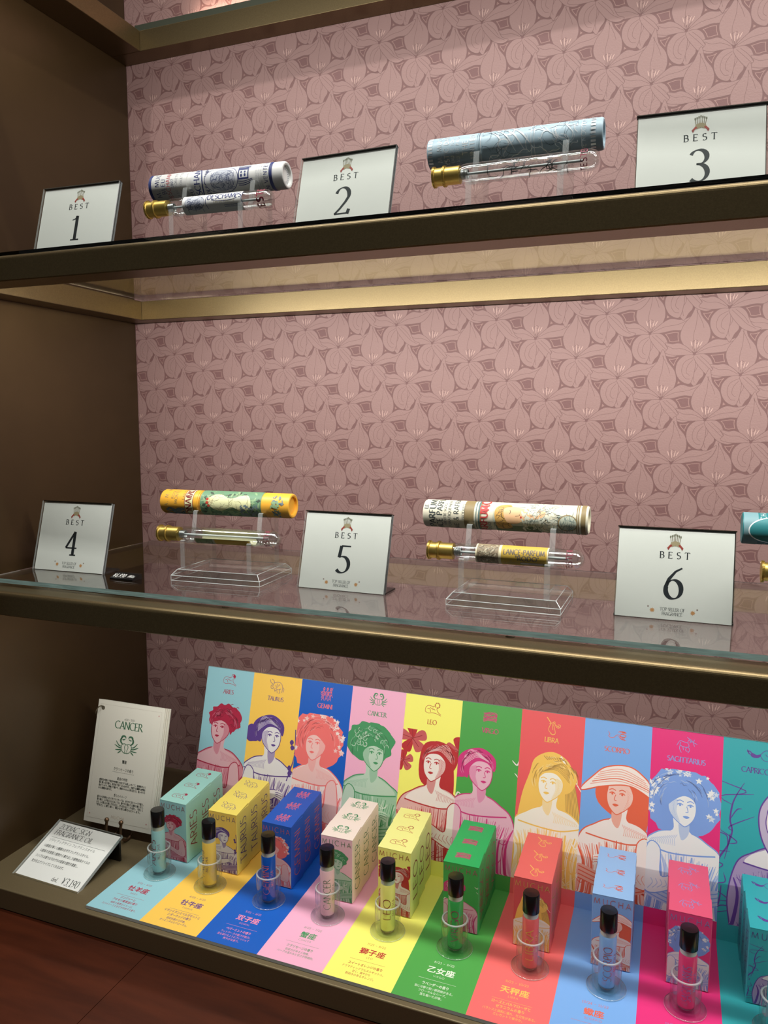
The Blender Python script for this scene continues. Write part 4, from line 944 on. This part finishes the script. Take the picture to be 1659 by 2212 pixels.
        A += vert(letters('EAU DE TOILETTE', gy, .0022, (.10, .10), False, .2), -h + .0215, .002) + vert(letters('EAU DE PARFUM', gy, .0026, (.10, .10), False, .2), -h + .0260, .001) + vert(letters('THE', sv, .0040, (.11, .15), False, .24), -h + .0325, -.001) + vert(letters('UNITED', sv, .0036, (.11, .15), False, .24), -h + .0380, 0)
        for uu in (seam + .0012, seam + .0024, seam + .0405, seam + .0428, h - .0150): bandx(m, uu, uu + .0004, R1 + .00006, dk if uu < seam + .002 else sv, 1)
        A += squig(rr, sv, seam + .004, h - .018, -.016, .016, 46, .0006, 2, .012) + squig(rr, dk, seam + .004, h - .018, -.014, .016, 26, .00028, 2.5, .016)
        for i in range(4): A.append(ribbon(smooth([(seam + .006 + i * .006, .012), (seam + .016 + i * .006, .004), (seam + .022 + i * .007, -.008)], 6), .0010, sv, 2.2, taper=True))
        A.append(disc(seam + .020, -.002, .0045, .0038, sv, 2)); A.append(disc(seam + .020, -.002, .0036, .0030, ink(cols['blue']), 2.5))
        A += vert(letters('THE NOCTURNE', sv, .0030, (.10, .10), False, .2), h - .0120, 0)
    elif style == 'orange':
        tl = ink((104, 142, 110)); dg = ink((58, 74, 60)); cr = ink((226, 226, 176)); gy = ink((126, 122, 92)); bl = ink((112, 130, 138)); mt = ink((142, 172, 128))
        bandx(m, seam + .0030, h - .0270, R1 + .00006, tl, 0)
        A += vert(letters('A. M. M', gy, .0036, (.09, .09), False, .3), -h + .0090, .007) + vert(letters('ROSE', gy, .0028, (.09, .09), False, .2), -h + .0150, .009) + vert(letters('MONTE', gy, .0030, (.09, .09), False, .2), -h + .0190, .007) + vert(letters('EAU DE', gy, .0026, (.09, .09), False, .2), -h + .0265, .010)
        A += [rectp(seam - .0130, -q, seam - .0050, q, cr, 1), rectp(seam - .0136, -q, seam - .0130, q, ink((150, 60, 30)), 1.5), rectp(seam - .0050, -q, seam - .0044, q, ink((150, 60, 30)), 1.5), rectp(seam + .0018, -q, seam + .0022, q, ink((150, 90, 40)), 1.5)]
        A += vert(letters('MONACO', ink((122, 40, 34)), .0058, (.10, .20), True, .12), seam - .0064, -.001) + vert(letters('MONTE', ink((122, 40, 34)), .0058, (.10, .20), True, .12), seam - .0064, .0195) + vert(letters('-', ink((122, 40, 34)), .0058, (.2, .2), False, 0), seam - .0064, .0100)
        A += leafy(rr, bl, -h + .006, -h + .026, -.016, -.005, 46, .0028, 2) + leafy(rr, dg, -h + .010, -h + .028, -.018, -.009, 26, .0024, 2.2)
        A += leafy(rr, dg, seam + .004, h - .028, -.016, .014, 60, .0030, 2) + leafy(rr, mt, seam + .004, h - .028, -.016, .014, 90, .0028, 2.4)
        A.append(poly(smooth([(seam + .012, .004), (seam + .016, .009), (seam + .024, .010), (seam + .034, .006), (seam + .050, .010), (seam + .055, .000), (seam + .046, -.006), (seam + .036, -.002), (seam + .024, -.006), (seam + .015, -.003)], 5, True), cr, 3.6))
        A += [disc(seam + .0135, .0035, .0034, .0036, ink((216, 208, 160)), 3.8), disc(seam + .0105, .0015, .0016, .0014, ink((186, 62, 44)), 4), disc(seam + .0105, .0048, .0014, .0014, ink((186, 62, 44)), 4), disc(seam + .0120, -.0012, .0014, .0012, ink((186, 62, 44)), 4)]
        A += squig(rr, gy, seam + .012, seam + .052, -.004, .009, 34, .0003, 4, .008) + leafy(rr, bl, seam + .044, seam + .062, -.012, .000, 60, .0020, 4.4)
        A += leafy(rr, bl, h - .016, h - .006, .001, .010, 18, .0022, 2) + leafy(rr, mt, h - .017, h - .008, -.010, .004, 14, .0030, 2.2) + leafy(rr, bl, h - .016, h - .008, -.012, -.004, 14, .0020, 2.4)
    elif style == 'cream':
        gy = ink((70, 78, 76)); kh = ink((138, 120, 82)); rd = ink((188, 62, 60)); sk = ink((232, 186, 140)); hr = ink((206, 160, 84)); dk = ink((66, 58, 44)); gn = ink((88, 104, 70)); pl = ink((190, 196, 178)); tl = ink((84, 112, 112))
        A += vert(letters('LE', gy, .0030, (.09, .22), True, .12), -h + .0045, .007) + vert(letters('"PARFUM', gy, .0052, (.10, .20), False, .12), -h + .0110, .001) + vert(letters('LANCE PARFUM', gy, .0046, (.10, .20), False, .12), -h + .0168, .001)
        A += vert(letters('BREVETE SGDG', gy, .0018, (.10, .14), True, .2), -h + .0200, .001) + vert(letters('AUTOMATIQUEMENT', gy, .0022, (.12, .12), False, .16), -h + .0240, 0) + vert(letters('PARFUME & RAFRAICHIT', gy, .0040, (.10, .16), False, .12), -h + .0305, .001) + vert(letters('PRODUITS', gy, .0022, (.10, .10), False, .12), -h + .0355, .004)
        bandx(m, seam - .0050, seam + .0030, R1 + .00006, kh, 0)
        for a, b, mm in ((.0046, .0052, tl), (.0066, .0078, tl), (.0078, .0090, kh)): bandx(m, seam + a, seam + b, R1 + .00006, mm, 0)
        A += vert(letters('PARFUM', rd, .0056, (.12, .22), False, .14), seam + .0142, -.004) + vert(letters('"RODO"', rd, .0070, (.12, .22), False, .14), seam + .0152, .0200) + vert(letters('RODO', gy, .0022, (.14, .14), False, .3), seam + .0170, -.009)
        c = seam + .028
        A += [rectp(c - .007, -.018, c + .028, -.0060, gn, 1), rectp(c - .009, -.006, c + .030, .016, pl, 1)]
        A.append(poly(smooth([(c - .008, .006), (c - .004, .011), (c + .004, .012), (c + .006, .006), (c + .004, -.002), (c + .006, -.008), (c - .004, -.010), (c - .007, -.004)], 5, True), hr, 2))
        A.append(poly(smooth([(c - .001, .007), (c + .006, .010), (c + .016, .0085), (c + .030, .010), (c + .030, .002), (c + .016, -.001), (c + .010, -.004), (c + .002, -.003)], 5, True), sk, 3))
        A += squig(rr, dk, c - .008, c + .006, -.008, .011, 40, .0003, 2.5, .007)
        A += [ribbon(smooth([(c + .004, .0035), (c + .0045, .0052), (c + .004, .0068)], 4), .0004, dk, 4), ribbon(smooth([(c + .0085, .0020), (c + .0120, .0026), (c + .0115, .0036)], 4), .0003, dk, 4), disc(c + .0130, .0012, .0007, .0010, rd, 4)]
        A += leafy(rr, ink((214, 216, 198)), c + .014, h - .018, -.010, .014, 120, .0026, 3.5) + squig(rr, ink((96, 110, 104)), c + .014, h - .016, -.014, .014, 110, .0003, 5, .007)
        A += [disc(h - .0150, -.002, .0075, .0068, kh, 5.2, 30), disc(h - .0150, -.002, .0066, .0060, pl, 5.4, 30)] + squig(rr, tl, h - .0205, h - .0095, -.0065, .0030, 30, .0003, 5.6, .006)
        A.append(rectp(h - .024, .0045, h - .0165, .0105, ink((228, 222, 200)), 5.7)); A += vert(letters('SALON', gy, .0014, (.1, .1), False, .2), h - .0185, .0075)
        for a, b in ((.0088, .0080), (.0074, .0066), (.0052, .0018)): bandx(m, h - a, h - b, R1 + .00006, kh, 0)
    else:
        sv = foil((214, 224, 226)); band(-h + .0006, -h + .010, ink((110, 146, 152)))
        A += [disc(-h + .026, 0, .0225, .0112, sv, 2, 40), disc(-h + .0266, 0, .0222, .0107, ink(cols['teal']), 2.4, 40)]
        A += vert(letters('A. M. MUCHA', sv, .0036, (.10, .10), False, .24), -h + .0150, .001) + vert(letters('FOX-LAND', sv, .0036, (.11, .14), False, .20), -h + .0210, 0)
    wrap_art(m, A, fn, 1, .0006)
    if style == 'white':
        for r0, r1 in ((.0070, .0073), (.0048, .0050)): m.lathe([(r0, h - .00255), (r1, h - .00255)], ink((120, 124, 140)), 40, RXT, smooth=False)
        for i in range(22):
            T = Matrix.Rotation(2 * PI * i / 22, 4, 'X'); m.box(h - .0026, h - .00252, -.0003, .0003, .0054, .0066, ink((120, 124, 140)), T)
    m.build('printed_wrap', root)
    return root
R2, LG = 0.0072, 0.1215
def glass_tube(style, loc, rz, label, spin=0.0):
    root = empty('glass_perfume_tube', loc, rz, label, 'test tube', 'gold capped glass tubes'); h = LG / 2
    g = thin_glass('tube_glass', (250, 252, 252), 1.85, gl=1.0)
    x0 = -h + .0205
    prof = [(R2 - .0016, x0 - .004), (R2 - .0014, x0 + .001), (R2 - .0003, x0 + .003), (R2, x0 + .006)] + [(R2, h - R2 - .001 * i) for i in (3, 2, 1, 0)] + [(R2 * math.cos(a), h - R2 + R2 * math.sin(a)) for a in [i * PI / 16 for i in range(1, 9)]]
    m = MB(); m.lathe(prof, g, 48, RXT)
    q = R2 - .0011; m.lathe([(q * .7, x0 - .004), (q * .75, x0 + .002), (q, x0 + .007), (q, h - R2)] + [(q * math.cos(a), h - R2 + q * math.sin(a)) for a in [i * PI / 12 for i in range(1, 7)]], g, 40, RXT)
    m.build('glass_body', root)
    m = MB(); m.lathe([(0, -h + .0004), (R2 - .0014, -h), (R2 - .0001, -h + .0003), (R2 - .0001, -h + .0018), (R2 - .0008, -h + .0022), (R2 - .0008, -h + .0076), (R2 + .0001, -h + .0080), (R2 + .0001, -h + .0096), (R2 - .0008, -h + .0100), (R2 - .0008, -h + .0208), (0, -h + .0208)], GOLD, 64, RXT)
    for z0 in (-h + .0002, -h + .0080):
        for i in range(44):
            a = 2 * PI * i / 44; T = Matrix.Rotation(a, 4, 'X'); m.box(z0, z0 + .0017, -.00022, .00022, R2 - .0002, R2 + .0003, GOLD, T)
    m.build('gold_cap', root)
    m = MB(); m.lathe([(.0010, x0 - .002), (.0010, h - .012)], mat('dip_tube', (225, 228, 226), .3), 10, RXT)
    for i in range(5): m.lathe([(.0032, x0 + .001 + i * .0011), (.0036, x0 + .0015 + i * .0011), (.0032, x0 + .002 + i * .0011)], mat('spring_steel', (170, 172, 170), .3, .9), 16, RXT)
    m.build('sprayer', root)
    m = MB(); rr = random.Random(9); A = []; RL = R2 + .00010; f0 = wrapx(RL); fn = lambda u, v, L: f0(u, v + (spin * RL if u < h - .020 else 0), L)
    rd = ink((132, 40, 62))
    A += vert(letters('TESTER', rd, .0042, (.14, .14), False, .16), h - .0085, 0 if style != 'white' else -.001)
    l0, l1 = -h + .043, h - .030
    if style == 'white':
        nv = ink((46, 56, 112)); wm = mat('label_white', (232, 232, 228), .5); bandx(m, l0 - .004, l1 + .004, RL, wm, 0, -1.9, 1.9)
        A = vert(letters('TESTER', ink((130, 44, 60)), .0058, (.22, .22), False, .14), h - .0065, 0)
        A += [disc(l0 + .008, 0, .0095, .0062, nv, 1, 30), disc(l0 + .008, 0, .0092, .0059, ink((200, 204, 212)), 1.3, 30)] + squig(rr, ink((92, 100, 130)), l0 + .001, l0 + .015, -.005, .005, 40, .0004, 2)
        A += letters('DESCHAMPS', nv, .0042, (.11, .20), False, .10, l0 + .036, .0014) + letters('EAU DE TOILETTE', ink((168, 150, 90)), .0016, (.1, .1), False, .2, l0 + .036, -.0016) + [ribbon(smooth([(l0 + .024, .0010), (l0 + .030, -.0002), (l0 + .042, -.0002), (l0 + .048, .0012)], 5), .0004, nv, 2), ribbon(smooth([(l0 + .024, .0058), (l0 + .036, .0068), (l0 + .048, .0058)], 5), .0004, nv, 2)]
        A += [rectp(l0 + .036, -.0056, l0 + .052, -.0036, nv, 1), rectp(l0 + .0363, -.0053, l0 + .0517, -.0039, ink((228, 228, 224)), 1.5)] + letters('BLEU DESCHAMPS', nv, .0010, (.1, .1), False, .2, l0 + .044, -.0051)
        for s in (0.0185, .052): A += [ribbon(smooth([(l0 + s + .002, .006), (l0 + s, .0), (l0 + s + .002, -.006)], 5), .0005, nv, 2)]
    elif style == 'silver':
        sv = ink((84, 88, 90)); A += squig(rr, sv, l0, h - .022, -.006, .006, 26, .0005, 1, .010) + vert(letters('THE', sv, .0046, (.14, .14), False, .2), l0 + .022, 0) + vert(letters('EAU', sv, .0040, (.14, .14), False, .2), h - .032, 0) + letters('EAU DE PARFUM', sv, .0016, (.1, .1), False, .2, l0 + .040, -.001)
    elif style in ('yellow', 'gold'):
        ye = ink((240, 196, 84) if style == 'yellow' else (206, 172, 72)); gy = ink((116, 106, 92)); cr = ink((232, 222, 184)); dk = ink((98, 88, 70))
        bandx(m, l0 - .003, l1 + .004, RL, cr, 0, spin - 1.75, spin + 1.75); bandx(m, l0 - .003, l1 + .004, RL - .0002, cr, 0, spin - 1.75, spin + 1.75); bandx(m, l0 - .002, l0 + .0150, RL, ink((150, 134, 108) if style == 'gold' else (150, 168, 120)), 1, spin - 1.7, spin + 1.7); bandx(m, l0 + .0170, l1 + .003, RL, ye, 1, spin - 1.7, spin + 1.7)
        A += squig(rr, dk, l0 - .001, l0 + .014, -.009, .009, 60, .0004, 2, .006) + leafy(rr, ink((188, 178, 152)), l0, l0 + .014, -.009, .009, 30, .0018, 1.6)
        if style == 'gold':
            A += fit(letters('LANCE-PARFUM', gy, .0042, (.14, .24), False, .12, l0 + .0343, .0016), .0315, l0 + .0343) + letters('"RODO"', gy, .0036, (.14, .24), False, .16, l0 + .037, -.0028) + [poly(smooth([(l0 + .033, -.0068), (l0 + .048, -.0068), (l0 + .0495, -.0055), (l0 + .048, -.0042), (l0 + .033, -.0042), (l0 + .0315, -.0055)], 3, True), gy, 2), poly(smooth([(l0 + .0332, -.0065), (l0 + .0478, -.0065), (l0 + .049, -.0055), (l0 + .0478, -.0045), (l0 + .0332, -.0045), (l0 + .032, -.0055)], 3, True), ink((220, 210, 190)), 3)] + letters('RODO', gy, .0011, (.12, .12), False, .3, l0 + .0405, -.0060, L=4)
            A += letters('- 21 -', gy, .0012, (.12, .12), False, .3, l0 + .0245, -.0038) + letters('RUE JEAN GOUJON', gy, .0010, (.12, .12), False, .1, l0 + .0245, -.0056) + letters('PARIS', gy, .0010, (.12, .12), False, .3, l0 + .0245, -.0072)
        else: A += letters('A. M. MUCHA', gy, .0012, (.12, .12), False, .3, l0 + .040, .004) + letters('MONACO MONTE CARLO', dk, .0030, (.14, .22), False, .12, l0 + .036, -.003)
    else:
        A += []
    wrap_art(m, A, fn, 1, .0005)
    m.build('label_print', root)
    return root
def stand(loc, rz, label):
    """stepped acrylic stand: base plate and two side plates with a low front cradle and a high rear one"""
    root = empty('acrylic_stand', loc, rz, label, 'stand', 'clear stepped tube stands')
    w, d = .0880, .0650; m = MB()
    P = [(-w / 2, -w / 2)]
    z1, z2, b = .0045, .0095, .0042
    V = [(x, y, z) for z, e in ((0, 0), (z1, 0), (z2, b)) for x, y in ((-w / 2 + e, -d / 2 + e), (w / 2 - e, -d / 2 + e), (w / 2 - e, d / 2 - e), (-w / 2 + e, d / 2 - e))]
    m.add(V, [(3, 2, 1, 0), (8, 9, 10, 11)] + [(a + i, a + (i + 1) % 4, a + 4 + (i + 1) % 4, a + 4 + i) for a in (0, 4) for i in range(4)], SHEEN)
    for a in (0, 4, 8):
        for i in range(4): m.tube([V[a + i], V[a + (i + 1) % 4]], .00032, LITEDGE, 6)  # thin pale tubes paint the glints along the base edges
    for i in range(4): m.tube([V[i], V[4 + i], V[8 + i]], .00032, LITEDGE, 6)
    m.build('base_plate', root)
    # side plate outline in (y, z): y measured from the middle of the base
    c1, c2 = -.0197, .0085
    prof = [(-.0300, z2), (-.0300, .0360), (-.0282, .0366)] + [(c1 + (R2 + .0006) * math.cos(math.radians(a)), .0403 + (R2 + .0006) * math.sin(math.radians(a))) for a in range(212, 331, 10)] + [(-.0110, .0420), (-.0072, .0600), (-.0052, .0606)] + \
           [(c2 + (R1 + .0006) * math.cos(math.radians(a)), .0663 + (R1 + .0006) * math.sin(math.radians(a))) for a in range(212, 331, 10)] + [(.0222, .0610), (.0240, .0600), (.0240, z2)]
    hole = [(-.0262, z2)]
    for s in (-1, 1):
        m = MB(); m.prism(prof, s * .0330 - .0022, s * .0330 + .0022, AEDGE, 'x', mcap=CLEAR); m.build('side_plate', root)
    return root
def perfume_set(xc, z, rz, st, gs, lab1, lab2, lab3, spin=0, gspin=0):
    yb = -.1588
    stand((xc, yb, z), rz, lab1)
    c, s = math.cos(rz), math.sin(rz)
    def at(x, y): return (xc + x * c - y * s, yb + x * s + y * c)
    x, y = at(-.002, -.0197); glass_tube(gs, (x, y, z + .0403), rz, lab2, gspin)
    x, y = at(-.008, .0085); paper_tube(st, (x, y, z + .0663), rz, lab3, spin)
perfume_set(.2250, ZA, .045, 'white', 'white', 'clear acrylic stand on the top shelf under the white navy printed tubes', 'gold capped glass tube with a white and navy label beside sign 1', 'white round carton with navy print lying above its glass tube', 0, 0)
perfume_set(.4850, ZA, .0, 'blue', 'silver', 'clear acrylic stand on the top shelf under the pale blue tube', 'gold capped clear glass tube with no paper label beneath the pale blue carton', 'pale blue round carton with silver foil drawing on the top shelf', 0, 0)
perfume_set(.2268, ZB, .050, 'orange', 'yellow', 'clear acrylic stand on the middle glass between signs 4 and 5', 'gold capped glass tube with its yellow label turned downward', 'orange round carton with green foliage print between signs 4 and 5', 0, -2.0)
perfume_set(.4840, ZB, -.010, 'cream', 'gold', 'clear acrylic stand on the middle glass between signs 5 and 6', 'gold capped glass tube with a golden yellow label facing forward, left of sign 6', 'cream round carton with khaki bands and a sleeping face print', 0, 0)
perfume_set(.7225, ZB, .0, 'teal', 'silver', 'clear acrylic stand cut by the right picture edge beyond sign 6', 'gold capped glass tube cut by the right picture edge under the teal carton', 'teal round carton with silver lettering at the right picture edge', 0, 0)
